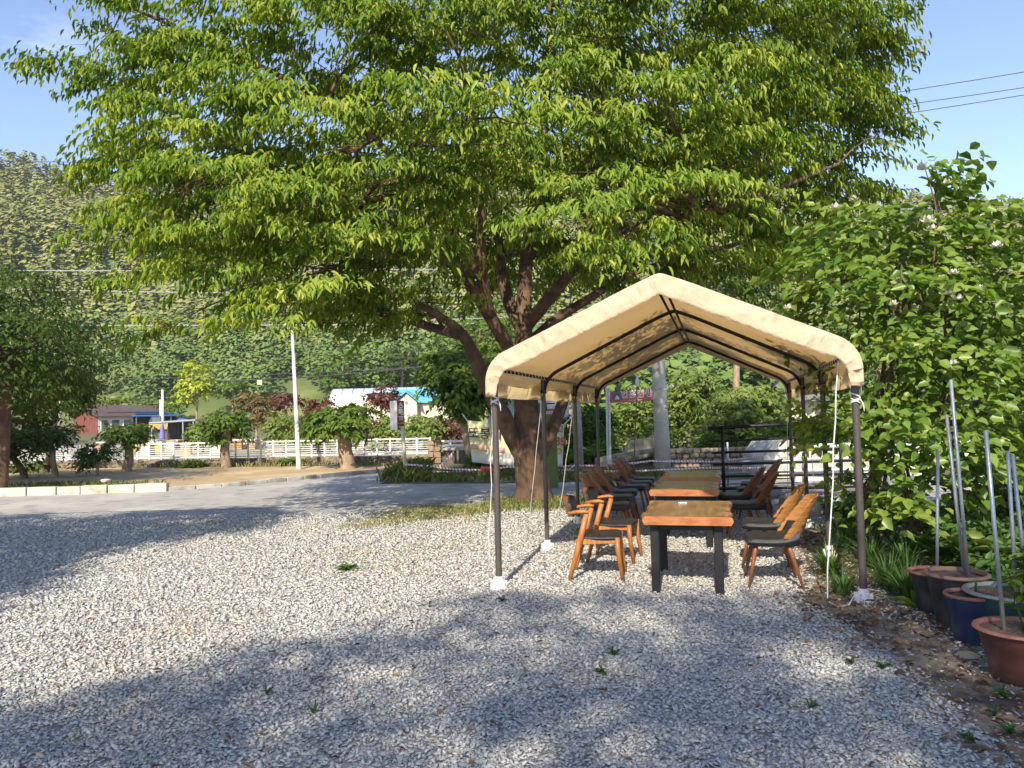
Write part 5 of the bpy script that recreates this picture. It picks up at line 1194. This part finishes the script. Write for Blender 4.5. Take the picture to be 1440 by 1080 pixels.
# ------------------------------------------------------------------ magnolia at the right
mg = thing('magnolia_shrub', 'tall broad leaved magnolia with white blossoms rising beside the canopy', 'shrub', gp(1255, 782))
MB_ = mg.location.copy()
mpads = [P_(*a) for a in [
 (1318, 255, 8, 16, 24, .2), (1300, 320, 8, 42, 36, .4), (1180, 318, 8.3, 46, 34, .45), (1240, 335, 8.3, 55, 36, .5), (1140, 385, 8.3, 34, 40, .35), (1200, 420, 8.1, 62, 52, .6), (1290, 420, 7.9, 70, 60, .7),
 (1392, 318, 7.9, 40, 32, .4), (1440, 300, 7.8, 30, 26, .3), (1400, 420, 7.7, 70, 70, .7), (1245, 520, 7.8, 64, 64, .7), (1335, 540, 7.5, 70, 70, .75), (1425, 545, 7.5, 60, 80, .75), (1268, 610, 7.5, 54, 54, .55),
 (1335, 640, 7.4, 56, 50, .55), (1205, 600, 7.9, 34, 50, .4), (1162, 600, 7.6, 24, 34, .22), (1500, 440, 7.9, 60, 110, .8), (1560, 560, 8, 60, 110, .8), (1225, 690, 8.0, 40, 30, .4), (1300, 700, 7.6, 50, 34, .45), (1400, 640, 7.8, 50, 40, .5), (1170, 470, 8.5, 30, 50, .4), (1215, 370, 8.9, 80, 56, .45), (1330, 380, 8.8, 80, 60, .45), (1425, 400, 8.7, 80, 80, .45), (1300, 480, 8.8, 90, 60, .45), (1400, 500, 8.6, 80, 70, .45), (1190, 330, 8.9, 50, 26, .35), (1320, 300, 8.4, 44, 30, .35), (1318, 270, 8.1, 20, 26, .2), (1301, 244, 7.8, 12, 12, .12), (1318, 240, 8, 14, 16, .15)]]
C, O = pads_points(mpads, 150, MB_, .3, .3)
P, D, Nn, ln, wd = sprays(C, O, 11, .34, .118, .078, .18, .5)
Nn = Nn+.5*rng.normal(size=Nn.shape); tint = np.clip(.5*np.repeat(rng.random(len(C)), 11)+.45*rng.random(len(P))+.05, 0, 1)
print('magnolia leaves', len(P))
fo = thing('foliage', None, None); fo.parent = mg
st_ = leaves_on(fo, P, D, Nn, ln, wd, tint, MAGL, 290, stuff_name='leaf_mass', off=MB_); st_['kind'] = 'stuff'
stem_o = [gp(1215, 752), gp(1236, 790), gp(1262, 792), gp(1290, 794), gp(1312, 790), gp(1345, 790)]
for k, b_ in enumerate(stem_o):
    m = MB(); r0 = .09 if k == 0 else .03
    tops = sorted(mpads, key=lambda q_: abs(q_[0].x-b_.x-random.uniform(-.3, .3)))[:4]
    mid = b_.lerp(tops[0][0], .5)+Vector((random.uniform(-.1, .1), 0, 0)); m.tube([b_-Vector((0, 0, .05)), b_.lerp(mid, .5), mid], [r0, r0*.75, r0*.6], 8, jit=.08)
    for tpd in tops: m.tube(curve_pts(mid, tpd[0]+Vector((0, 0, tpd[3]*.7)), 5, .05, .4), [.02, .018, .015, .012, .009, .005], 5)
    m.build('stem', BARK if k == 0 else TWIG, mg, smooth=True)
PETAL = leafmat('petal', [(.62, .60, .50), (.74, .73, .66)], .25, (1, 1, .9)); WILT = leafmat('wilted_petal', [(.55, .36, .20), (.62, .46, .30)], .2, (1, .9, .8))
def flower(px, py, Y, r, mat=PETAL):
    c = pt(px, py, Y); n = 9; th = rng.random()*6; a = th+np.arange(n)*2.4; el_ = np.where(np.arange(n) < 5, .25, .9)
    if mat is WILT: el_ = el_-.9
    D = np.stack([np.cos(a)*np.cos(el_), np.sin(a)*np.cos(el_), np.sin(el_)], 1); Nn = np.stack([-np.cos(a)*np.sin(el_), -np.sin(a)*np.sin(el_), np.cos(el_)], 1)
    V, Fq = leaf_arrays(np.zeros((n, 3)), D, -Nn, np.full(n, r), np.full(n, r*.75)); V[:, 2] -= 0
    o = npmesh('flower', V, Fq, mat, np.repeat(rng.random(n), 6), parent=mg); o.location = c-MB_
    if mat is WILT: o['label'] = 'wilted brownish blossom'
for px, py, Y, r in [(1298, 238, 7.7, .085), (1331, 258, 7.7, .06), (1306, 312, 7.5, .09), (1310, 322, 7.5, .06), (1200, 282, 7.7, .06), (1175, 293, 7.8, .07), (1108, 434, 8, .06), (1341, 385, 7.2, .06), (1335, 414, 7.1, .08), (1347, 421, 7.1, .06), (1402, 347, 7.2, .07), (1256, 429, 7.3, .06), (1341, 512, 6.9, .05), (1378, 407, 7.1, .06)]: flower(px, py, Y, r)
for px, py, Y, r in [(1363, 347, 7.2, .035), (1170, 380, 7.8, .03), (1432, 383, 7.1, .035)]: flower(px, py, Y, r, WILT)

# ------------------------------------------------------------------ undergrowth, grass, sedge, litter, weeds
def blades(n, polyf, ln, wd, mat, name, label, kind='stuff', cat='grass', lean=.5, tl=(0, 1)):
    P = polyf(n); n = len(P); a = rng.random(n)*6.283; k = lean*rng.random(n)
    D = np.stack([np.cos(a)*k, np.sin(a)*k, np.ones(n)], 1); Nn = np.stack([-np.cos(a), -np.sin(a), k+.2], 1)
    l_ = ln*(.5+.8*rng.random(n)); V, Fq = leaf_arrays(P, D, Nn, l_, np.full(n, wd)); t_ = tl[0]+(tl[1]-tl[0])*rng.random(n)
    o = npmesh(name, V, Fq, mat, np.repeat(t_, 6)); tag(o, label, cat, kind=kind); return o
def in_quad(pxs, z=.01):
    q_ = [np.array(gp(*p)) for p in pxs]
    def f(n):
        u, v = rng.random((n, 1)), rng.random((n, 1)); p = (q_[0]*(1-u)+q_[1]*u)*(1-v)+(q_[3]*(1-u)+q_[2]*u)*v
        p[:, 2] = z; e_ = (np.minimum(np.minimum(u, 1-u), np.minimum(v, 1-v))*2)[:, 0]; p = p[rng.random(n) < np.minimum(1, e_*1.6+.05)]; n = len(p); nz_ = np.sin(p[:, 0]*3.1+2*np.sin(p[:, 1]*2.3))+np.sin(p[:, 0]*1.1-p[:, 1]*1.7); return p[nz_+.8*rng.normal(size=n) > -.6]
    return f
blades(9000, in_quad([(540, 680), (760, 679), (760, 664), (575, 663)]), .16, .022, GRASSM, 'grass', 'yellow green grass on the verge under the signboard', tl=(.1, .8))
blades(7000, in_quad([(760, 679), (1020, 675), (1020, 662), (760, 664)]), .13, .022, GRASSM, 'grass', 'short grass along the far road edge behind the tables', tl=(.15, .8))
blades(11000, in_quad([(440, 752), (700, 735), (720, 706), (560, 712)]), .04, .014, GRASSM, 'grass', 'low patchy grass at the gravel edge left of the big trunk', tl=(.3, 1))
blades(5000, in_quad([(660, 728), (850, 716), (850, 700), (680, 703)]), .09, .016, GRASSM, 'grass', 'grass around the foot of the big trunk', tl=(.1, .8))
blades(1300, in_quad([(400, 850), (680, 810), (690, 750), (400, 780)]), .028, .012, GRASSM, 'grass', 'thin yellowish grass scattered in the gravel left of the front pole', tl=(.4, 1))
blades(3000, in_quad([(0, 660), (600, 656), (600, 652), (0, 655)]), .15, .035, GRASSM, 'grass', 'weedy dry grass at the foot of the rubble wall', tl=(.3, 1))
blades(1500, in_quad([(0, 688), (240, 683.5), (240, 679.5), (0, 682)]), .12, .02, GRASSM, 'grass', 'thin green growth behind the pale kerb blocks', tl=(0, .5))
blades(12000, in_quad([(1120, 735), (1480, 735), (1640, 800), (1240, 800)]), .12, .02, SEDGE, 'ground_cover', 'low dark green ground cover under the magnolia', cat='ground cover')
blades(2600, in_quad([(528, 681), (606, 677), (606, 656), (572, 659)]), .34, .035, GRASSM, 'grass', 'tall yellow green weeds at the foot of the signboard', tl=(.1, .7))
def shrub_mass(name, label, boxes, mat, n, ll, lw, cat='undergrowth', kind='stuff'):
    Cs = []
    for (x0_, x1_, y0_, y1_, z1_) in boxes:
        k = n//len(boxes); a, b_ = rng.random(k), rng.random(k); x = x0_+(x1_-x0_)*a; y = y0_+(y1_-y0_)*b_
        h = z1_*(.55+.45*np.sin(x*2.3+1)*np.cos(y*2.1)+.0*x); h = np.maximum(h, z1_*.3)
        Cs.append(np.stack([x, y, hz(x, y)+h*rng.random(k)**.7], 1))
    C = np.concatenate(Cs); n = len(C); D = rand_unit(n); D[:, 2] = D[:, 2]*.5-.15; Nn = rng.normal(size=(n, 3))*.6+np.array([-.1, -.5, .9])
    ln = ll*(.6+.7*rng.random(n)); V, Fq = leaf_arrays(C, D, Nn, ln, lw*ln/ll)
    o = npmesh(name, V, Fq, mat, np.repeat(np.clip(.5*rng.random(n)+.5*(.5+.5*np.sin(C[:, 0]*3)*np.cos(C[:, 1]*2+C[:, 2]*5)), 0, 1), 6)); return tag(o, label, cat, kind=kind)
xR = lambda px, Y: pt(px, 600, Y).x
shrub_mass('undergrowth', 'leafy undergrowth between the magnolia stems and the pots', [(xR(1260, 9), xR(1560, 9), 7.6, 10.5, .75), (xR(1350, 7), xR(1500, 7), 6.2, 7.6, .5), (xR(1180, 11), xR(1300, 11), 10, 12, .4)], SEDGE, 7000, .13, .055)
shrub_mass('undergrowth', 'yellow green bushes behind the pots at the right edge', [(xR(1390, 8.6), xR(1560, 8.6), 8.2, 9.2, 1.15)], LITL, 3500, .09, .045)
shrub_mass('undergrowth', 'green bushes beyond the road behind the trunk and the canopy', [(xR(660, 24), xR(860, 24), 23, 25, .9), (xR(985, 25), xR(1130, 25), 23.5, 26, 1.2), (xR(1110, 20), xR(1560, 20), 19, 24, 1.5), (xR(760, 30), xR(1560, 30), 28, 34, 2.2)], MIDL, 26000, .2, .09)
shrub_mass('undergrowth', 'weeds and bushes along the rubble wall under the fence', [(xR(-30, 27.4), xR(70, 27.4), 26.6, 28, .6), (xR(255, 27.8), xR(288, 27.8), 27.2, 28.2, .3), (xR(395, 27.4), xR(430, 27.4), 26.9, 27.8, .26), ], MIDL, 3000, .12, .05)
def sedge(px, py, n, ln):
    p = gp(px, py); t = thing('sedge_clump', 'arching green sedge clump at the foot of the right front pole', 'grass clump', p, group='sedge clumps by the right front pole')
    a = rng.random(n)*6.283; k = .25+.9*rng.random(n); Vs, T = [], []; Fq = []
    for i in range(n):
        d = np.array([math.cos(a[i]), math.sin(a[i])]); l_ = ln*(.6+.6*rng.random()); w_ = .009; s_ = np.array([-d[1], d[0]])*w_; b_ = len(Vs); r0 = .06*rng.random()
        for j in range(5):
            u = j/4; h = l_*(.95*u-.62*k[i]*u*u*.9); o_ = d*(r0+l_*k[i]*.75*u**1.5); wj = 1-u**2*.95
            Vs += [[o_[0]+s_[0]*wj, o_[1]+s_[1]*wj, h], [o_[0]-s_[0]*wj, o_[1]-s_[1]*wj, h]]; T += [rng.random()*.1+rng.random()*.02+i % 7/8]*2
        Fq += [[b_+2*j, b_+2*j+2, b_+2*j+3, b_+2*j+1] for j in range(4)]
    npmesh('leaf_tuft', np.array(Vs), np.array(Fq), SEDGE, T, parent=t)
for px, py, n, ln, lab in [(1168, 812, 120, .42, 'sedge clump left of the right front pole, beside the hanging rope'), (1185, 838, 70, .34, 'smaller sedge clump just left of the right front pole foot'), (1225, 800, 150, .48, 'tall sedge clump directly behind the right front pole'), (1250, 832, 130, .46, 'sedge clump right of the right front pole foot'),
  (1278, 845, 120, .44, 'sedge clump nearest to the pots, at the litter edge'), (1240, 775, 150, .5, 'sedge clump at the base of the magnolia stems'), (1190, 780, 130, .45, 'sedge clump under the thick magnolia stem'), (1275, 805, 110, .45, 'sedge clump between the magnolia stems and the farthest pot')]: sedge(px, py, n, ln); bpy.data.objects[sorted(o.name for o in COL.objects if o.name.startswith('sedge_clump'))[-1]]['label'] = lab
def leafy_plant(name, label, cat, p, n, ll, lw, stem_h, mat, group=None, up=.5, rad=.1, stems=3):
    t = thing(name, label, cat, p, group=group); m = MB(); tops = []
    for k in range(stems):
        e = Vector((random.uniform(-rad, rad), random.uniform(-rad, rad), stem_h*random.uniform(.75, 1))); m.tube(curve_pts((0, 0, 0), e, 3, 0, .3), [.007, .006, .005, .003], 5); tops.append(e)
    m.build('stem', SEDGE, t, local=True, smooth=True)
    V_, D_, N_ = [], [], []
    for i in range(n):
        e = random.choice(tops); u = random.uniform(.25, 1) if stem_h > .15 else random.uniform(.0, .4); a = random.uniform(0, 6.283)
        V_.append(tuple(e*u)); D_.append((math.cos(a), math.sin(a), up*random.uniform(.2, 1.4))); N_.append((-.4*math.cos(a), -.4*math.sin(a), 1))
    ln = ll*(.6+.6*rng.random(n)); Pn, Dn, Nn_ = np.array(V_), np.array(D_), np.array(N_)
    if ll > .06:
        tm = leaf_template('leaf', lw/ll, mat, [.1, .4, .7, .95])
        for i in range(n):
            x = Vector(Dn[i]).normalized(); s_ = x.cross(Vector(Nn_[i])).normalized(); u = s_.cross(x); mt = Matrix((x, -s_, u)).transposed().to_4x4() @ Matrix.Scale(ln[i], 4); mt.translation = Vector(Pn[i])
            o = bpy.data.objects.new('leaf', random.choice(tm)); o.matrix_basis = mt; COL.objects.link(o); o.parent = t
    else:
        V, Fq = leaf_arrays(Pn, Dn, Nn_, ln, lw*ln/ll); npmesh('leaf_rosette', V, Fq, mat, np.repeat(rng.random(n), 6), parent=t)
    return t
leafy_plant('broad_leaf_plant', 'low plant with big oval leaves left of the black pot', 'plant', gp(1290, 858), 5, .17, .085, .10, MAGL, up=1.3, rad=.04)
leafy_plant('broad_leaf_plant', 'broad leaved plant behind the black pot rim', 'plant', gp(1360, 815), 16, .30, .11, .30, MAGL, up=.8)
leafy_plant('broad_leaf_plant', 'broad leaved plant behind the blue pot', 'plant', gp(1412, 822), 16, .28, .12, .34, MAGL, up=.8)
leafy_plant('broad_leaf_plant', 'broad leaved plant at the magnolia stems behind the sedge', 'plant', gp(1318, 808), 14, .26, .11, .32, SEDGE, up=.8)
WG = 'small weeds in the gravel'
for px, py, n, l_, lab in [(490, 801, 26, .10, 'largest green weed patch in the sunlit gravel'), (862, 920, 9, .05, 'weed in the middle of the near gravel, upper one of two'), (848, 946, 10, .055, 'weed in the middle of the near gravel, lower one of two'), (1240, 939, 12, .055, 'weed left of the front pots in the gravel'), (1196, 931, 7, .05, 'flat weed beside a taller one left of the front pots'),
  (1140, 996, 6, .05, 'thin weed in the near gravel below the right front pole'), (1362, 1042, 12, .05, 'grassy weed near the twig at the lower right'), (1408, 978, 14, .075, 'leafy weed at the foot of the red brown pot'), (1420, 1030, 8, .05, 'weed below the red brown pot at the right edge'), (375, 975, 6, .035, 'tiny weed in the shaded gravel at the lower left'), (706, 845, 8, .05, 'weed beside the left front pole foot'), (440, 1002, 5, .035, 'tiny weed near the bottom left middle'), (1398, 1006, 8, .05, 'small weed between the twig and the red brown pot')]:
    leafy_plant('weed', lab, 'weed', gp(px, py, .02), n, l_, l_*.4, .05, SEDGE, WG, .6, .05 if n < 20 else .16, 3 if n < 20 else 8)
for px, py, n, lab in [(800, 712, 30, 'dry brown weed tuft right of the big trunk'), (822, 708, 30, 'second dry brown weed tuft right of the big trunk'), (690, 712, 16, 'dry weed tuft at the left foot of the big trunk')]:
    leafy_plant('dry_weed', lab, 'weed', gp(px, py), n, .055, .02, .30, LITTER, 'dry weeds around the big trunk', .8, .12, 7)
def scatter_litter(n):
    y = 3.4+6.5*rng.random(n)**1.0; x = bed_x(y)+np.abs(rng.normal(size=n))*.75-.12+.1*rng.normal(size=n); z = np.full(n, .022)
    P = np.stack([x, y, z+.02*rng.random(n)], 1); a = rng.random(n)*6.28; D = np.stack([np.cos(a), np.sin(a), .25*rng.normal(size=n)], 1); Nn = np.array([0, 0, 1.])[None]+.45*rng.normal(size=(n, 3)); ln = .02+.045*rng.random(n)**1.7
    V, Fq = leaf_arrays(P, D, Nn, ln, ln*(.35+.4*rng.random(n))); return V, Fq, np.repeat(rng.random(n), 6)
V, Fq, T = scatter_litter(2300); tag(npmesh('leaf_litter', V, Fq, LITTER, T), 'brown dry leaves littering the bed along the gravel edge', 'dry leaves', kind='stuff')
n = 420; Y_ = 2.4+9*rng.random(n); X_ = (rng.random(n)*2-1)*Y_*.66; P = np.stack([X_, Y_, np.full(n, .03)], 1); a = rng.random(n)*6.28
V, Fq = leaf_arrays(P, np.stack([np.cos(a), np.sin(a), .2*rng.normal(size=n)], 1), np.array([0, 0, 1.])[None]+.4*rng.normal(size=(n, 3)), .025+.03*rng.random(n), .014+.012*rng.random(n))
tag(npmesh('fallen_leaves', V, Fq, LITTER, np.repeat(rng.random(n), 6)), 'small dry leaves and bits scattered over the gravel', 'dry leaves', kind='stuff')
parts = chips(9000, 3.4, 8, .028, .036, .5)   # stray chips on the bed
V = parts[0].reshape(-1, 6, 3); sh = 2*(bed_x(V[:, 0, 1])+.15)-2*V[:, 0, 0]; ok = np.abs(V[:, 0, 0]-bed_x(V[:, 0, 1])) < 1.0; V = V[ok]; V[:, :, 0] += np.minimum(sh[ok], 1.6)[:, None]*.9; V[:, :, 2] += .008
k = len(V); T6 = np.array([[0, 2, 4], [2, 1, 4], [1, 3, 4], [3, 0, 4], [2, 0, 5], [1, 2, 5], [3, 1, 5], [0, 3, 5]]); Fq = (np.arange(k)[:, None, None]*6+T6[None]).reshape(-1, 3)
tag(npmesh('stray_gravel', V.reshape(-1, 3), Fq, STONE, np.repeat(np.clip(.4+.2*rng.normal(size=k), 0, .9), 6)), 'stray gravel chips strewn into the soil bed', 'gravel', kind='stuff')
for px, py, s, lab in [(1360, 926, .075, 'flat tan stone lying before the blue pot'), (706, 703, .16, 'rounded field stone left of the big trunk foot'), (688, 708, .12, 'small stone beside the rounded one left of the big trunk'), (148, 689, .13, 'pale stone lying on the left kerb')]:
    p = gp(px, py); m = MB(); m.lathe([(s*.7, -.02), (s, .02+s*.1), (s*.85, s*.28), (s*.45, s*.40), (s*.02, s*.42)] if s > .08 else [(s*.8, 0), (s, .02), (s*.8, .035), (s*.1, .04)], p+Vector((0, 0, .22 if py == 689 else 0)), 9); m.v = [(a+random.uniform(-1, 1)*s*.12, b_+random.uniform(-1, 1)*s*.12, c) for a, b_, c in m.v]
    tag(m.build('stone', CONCW if py == 689 else STN[0], origin=p), lab, 'stone')
p = gp(1392, 1052); o = MB().tube([gp(1352, 1047, .03), gp(1380, 1050, .035), gp(1402, 1056, .03)], [.007, .008, .005], 6).build('twig', TWIG, origin=p); tag(o, 'dry brown twig lying on the gravel at the lower right', 'twig')

# ------------------------------------------------------------------ flower pots with stakes and pepper plants
TERRA = pm('terracotta', (.27, .11, .075), (.21, .08, .055), 5, .6, .15, 60, c3=(.4, .2, .14), s3=4); PRB = pm('red_brown_plastic', (.095, .036, .028), (.07, .027, .022), 4, .5, .08, 60, c3=(.17, .11, .085), s3=5, r3=(.52, .8))
PBK = pm('black_plastic', (.018, .019, .024), (.03, .03, .034), 4, .45, .08, 60, c3=(.10, .09, .075), s3=5, r3=(.52, .8)); PBL = pm('navy_plastic', (.012, .022, .06), (.02, .03, .075), 4, .48, .08, 60, c3=(.09, .09, .10), s3=5, r3=(.52, .8)); PTL = pm('teal_plastic', (.022, .05, .06), (.03, .06, .07), 4, .45, .08, 60); PGR = pm('grey_green_rim', (.22, .25, .22), (.17, .2, .18), 5, .5); PBR = pm('brown_rim', (.20, .12, .09), (.15, .09, .07), 5, .55)
POTSOIL = pm('potting_soil', (.13, .085, .055), (.08, .055, .04), 20, .95, .9, 50)
def pot(label, px, pyb, r, h, body, rim):
    c = gp(px, pyb); c *= 1+r*.72/c.y; c.z = .01; t = thing('flower_pot', label, 'flower pot', c, random.uniform(0, 6), 'flower pots along the bed')
    MB().lathe([(r*.68, 0), (r*.72, .012), (r*.80, h*.4), (r*.86, h*.62), (r*.885, h*.64), (r*.95, h*.93), (r*.90, h*.93), (r*.84, h*.80)], (0, 0, 0), 40).build('pot_body', body, t, local=True, auto=35)
    MB().lathe([(r*.95, h*.925), (r*1.04, h*.93), (r*1.07, h*.955), (r*1.05, h*.985), (r*1.0, h), (r*.93, h*.99), (r*.91, h*.95), (r*.90, h*.86)], (0, 0, 0), 40, False).build('rim', rim, t, local=True, auto=50)
    s_ = MB(); rows = [[Vector((r*.90*i/6*math.cos(j*math.pi/14), r*.90*i/6*math.sin(j*math.pi/14), h*.91+random.uniform(-.008, .008)-.012*(i == 6))) for j in range(28)] for i in range(7)]; s_.grid([q_+[q_[0]] for q_ in rows]); s_.v = [tuple(v) for v in s_.v]; s_.build('soil', POTSOIL, t, local=True, smooth=True)
    return c, h
def unrim(): pass
pots = {k: pot(*v) for k, v in {
 'a': ('terracotta rimmed dark pot, farthest back behind the black one', 1318, 868, .185, .32, PBK, TERRA), 'b': ('black pot with brown rim between the farthest pot and the blue one', 1349, 890, .205, .39, PBK, PBR),
 'd': ('wide dark teal pot with grey rim right behind the red brown one', 1426, 921, .27, .36, PTL, PGR), 'c': ('navy blue pot with terracotta rim', 1368, 912, .155, .33, PBL, TERRA), 'e': ('big red brown pot with terracotta rim, nearest at the right edge', 1442, 974, .24, .305, PRB, TERRA)}.items()}
def stake(label, pot_k, dx, dy, top_px, top_py):
    c, h = pots[pot_k]; b_ = c+Vector((dx, dy, h*.55)); t_ = pt(top_px, top_py, b_.y+.02)
    o = MB().tube([b_, b_.lerp(t_, .5)+Vector((random.uniform(-.006, .006), 0, 0)), t_], .0125, 8).build('stake', GALV, origin=b_, smooth=True); tag(o, label, 'stake', 'galvanised plant stakes')
stake('galvanised stake standing in the farthest pot', 'a', .01, 0, 1319, 632)
stake('tallest galvanised stake, standing in the black pot', 'b', .08, -.02, 1337, 534); stake('galvanised stake leaning close beside the tallest one', 'b', .10, .05, 1331, 583)
stake('galvanised stake standing in the nearest red brown pot', 'e', -.09, .02, 1386, 605); stake('galvanised stake at the right edge in the teal pot', 'd', .04, 0, 1417, 634); stake('galvanised stake leaning at the far right in the teal pot', 'd', .13, .02, 1424, 640)
c, h = pots['d']; leafy_plant('pepper_plant', 'pepper plant growing in the teal pot', 'plant', c+Vector((.06, -.05, h*.9)), 46, .12, .05, .42, MAGL, 'pepper plants in the pots', .1, .16, 5)
c, h = pots['e']; leafy_plant('pepper_plant', 'pepper plant growing in the nearest red brown pot', 'plant', c+Vector((.03, .02, h*.9)), 46, .11, .045, .50, MAGL, 'pepper plants in the pots', .1, .14, 5)
c, h = pots['c']; leafy_plant('pepper_plant', 'small seedling in the navy blue pot', 'plant', c+Vector((.05, .02, h*.9)), 6, .07, .03, .12, MAGL, 'pepper plants in the pots', .3, .05, 2)

print('TRIS', sum(sum(len(p.vertices)-2 for p in o.data.polygons) if len(o.data.polygons) < 3000 else len(o.data.polygons)*(2 if len(o.data.polygons[0].vertices) == 4 else 1) for o in COL.objects if o.type == 'MESH'))

# ------------------------------------------------------------------ air
hzm = bpy.data.materials.new('haze_air'); hzm.use_nodes = True; t = hzm.node_tree
for n_ in list(t.nodes): t.nodes.remove(n_)
vo = N(t, 'ShaderNodeVolumePrincipled'); vo.inputs['Color'].default_value = (.80, .87, .95, 1); vo.inputs['Density'].default_value = .00026; vo.inputs['Anisotropy'].default_value = 0
t.links.new(vo.outputs[0], N(t, 'ShaderNodeOutputMaterial').inputs['Volume'])
hb = MB().box((0, 110, 65), (860, 420, 132)).build('haze', hzm); tag(hb, 'thin bluish air haze over the valley', kind='stuff')
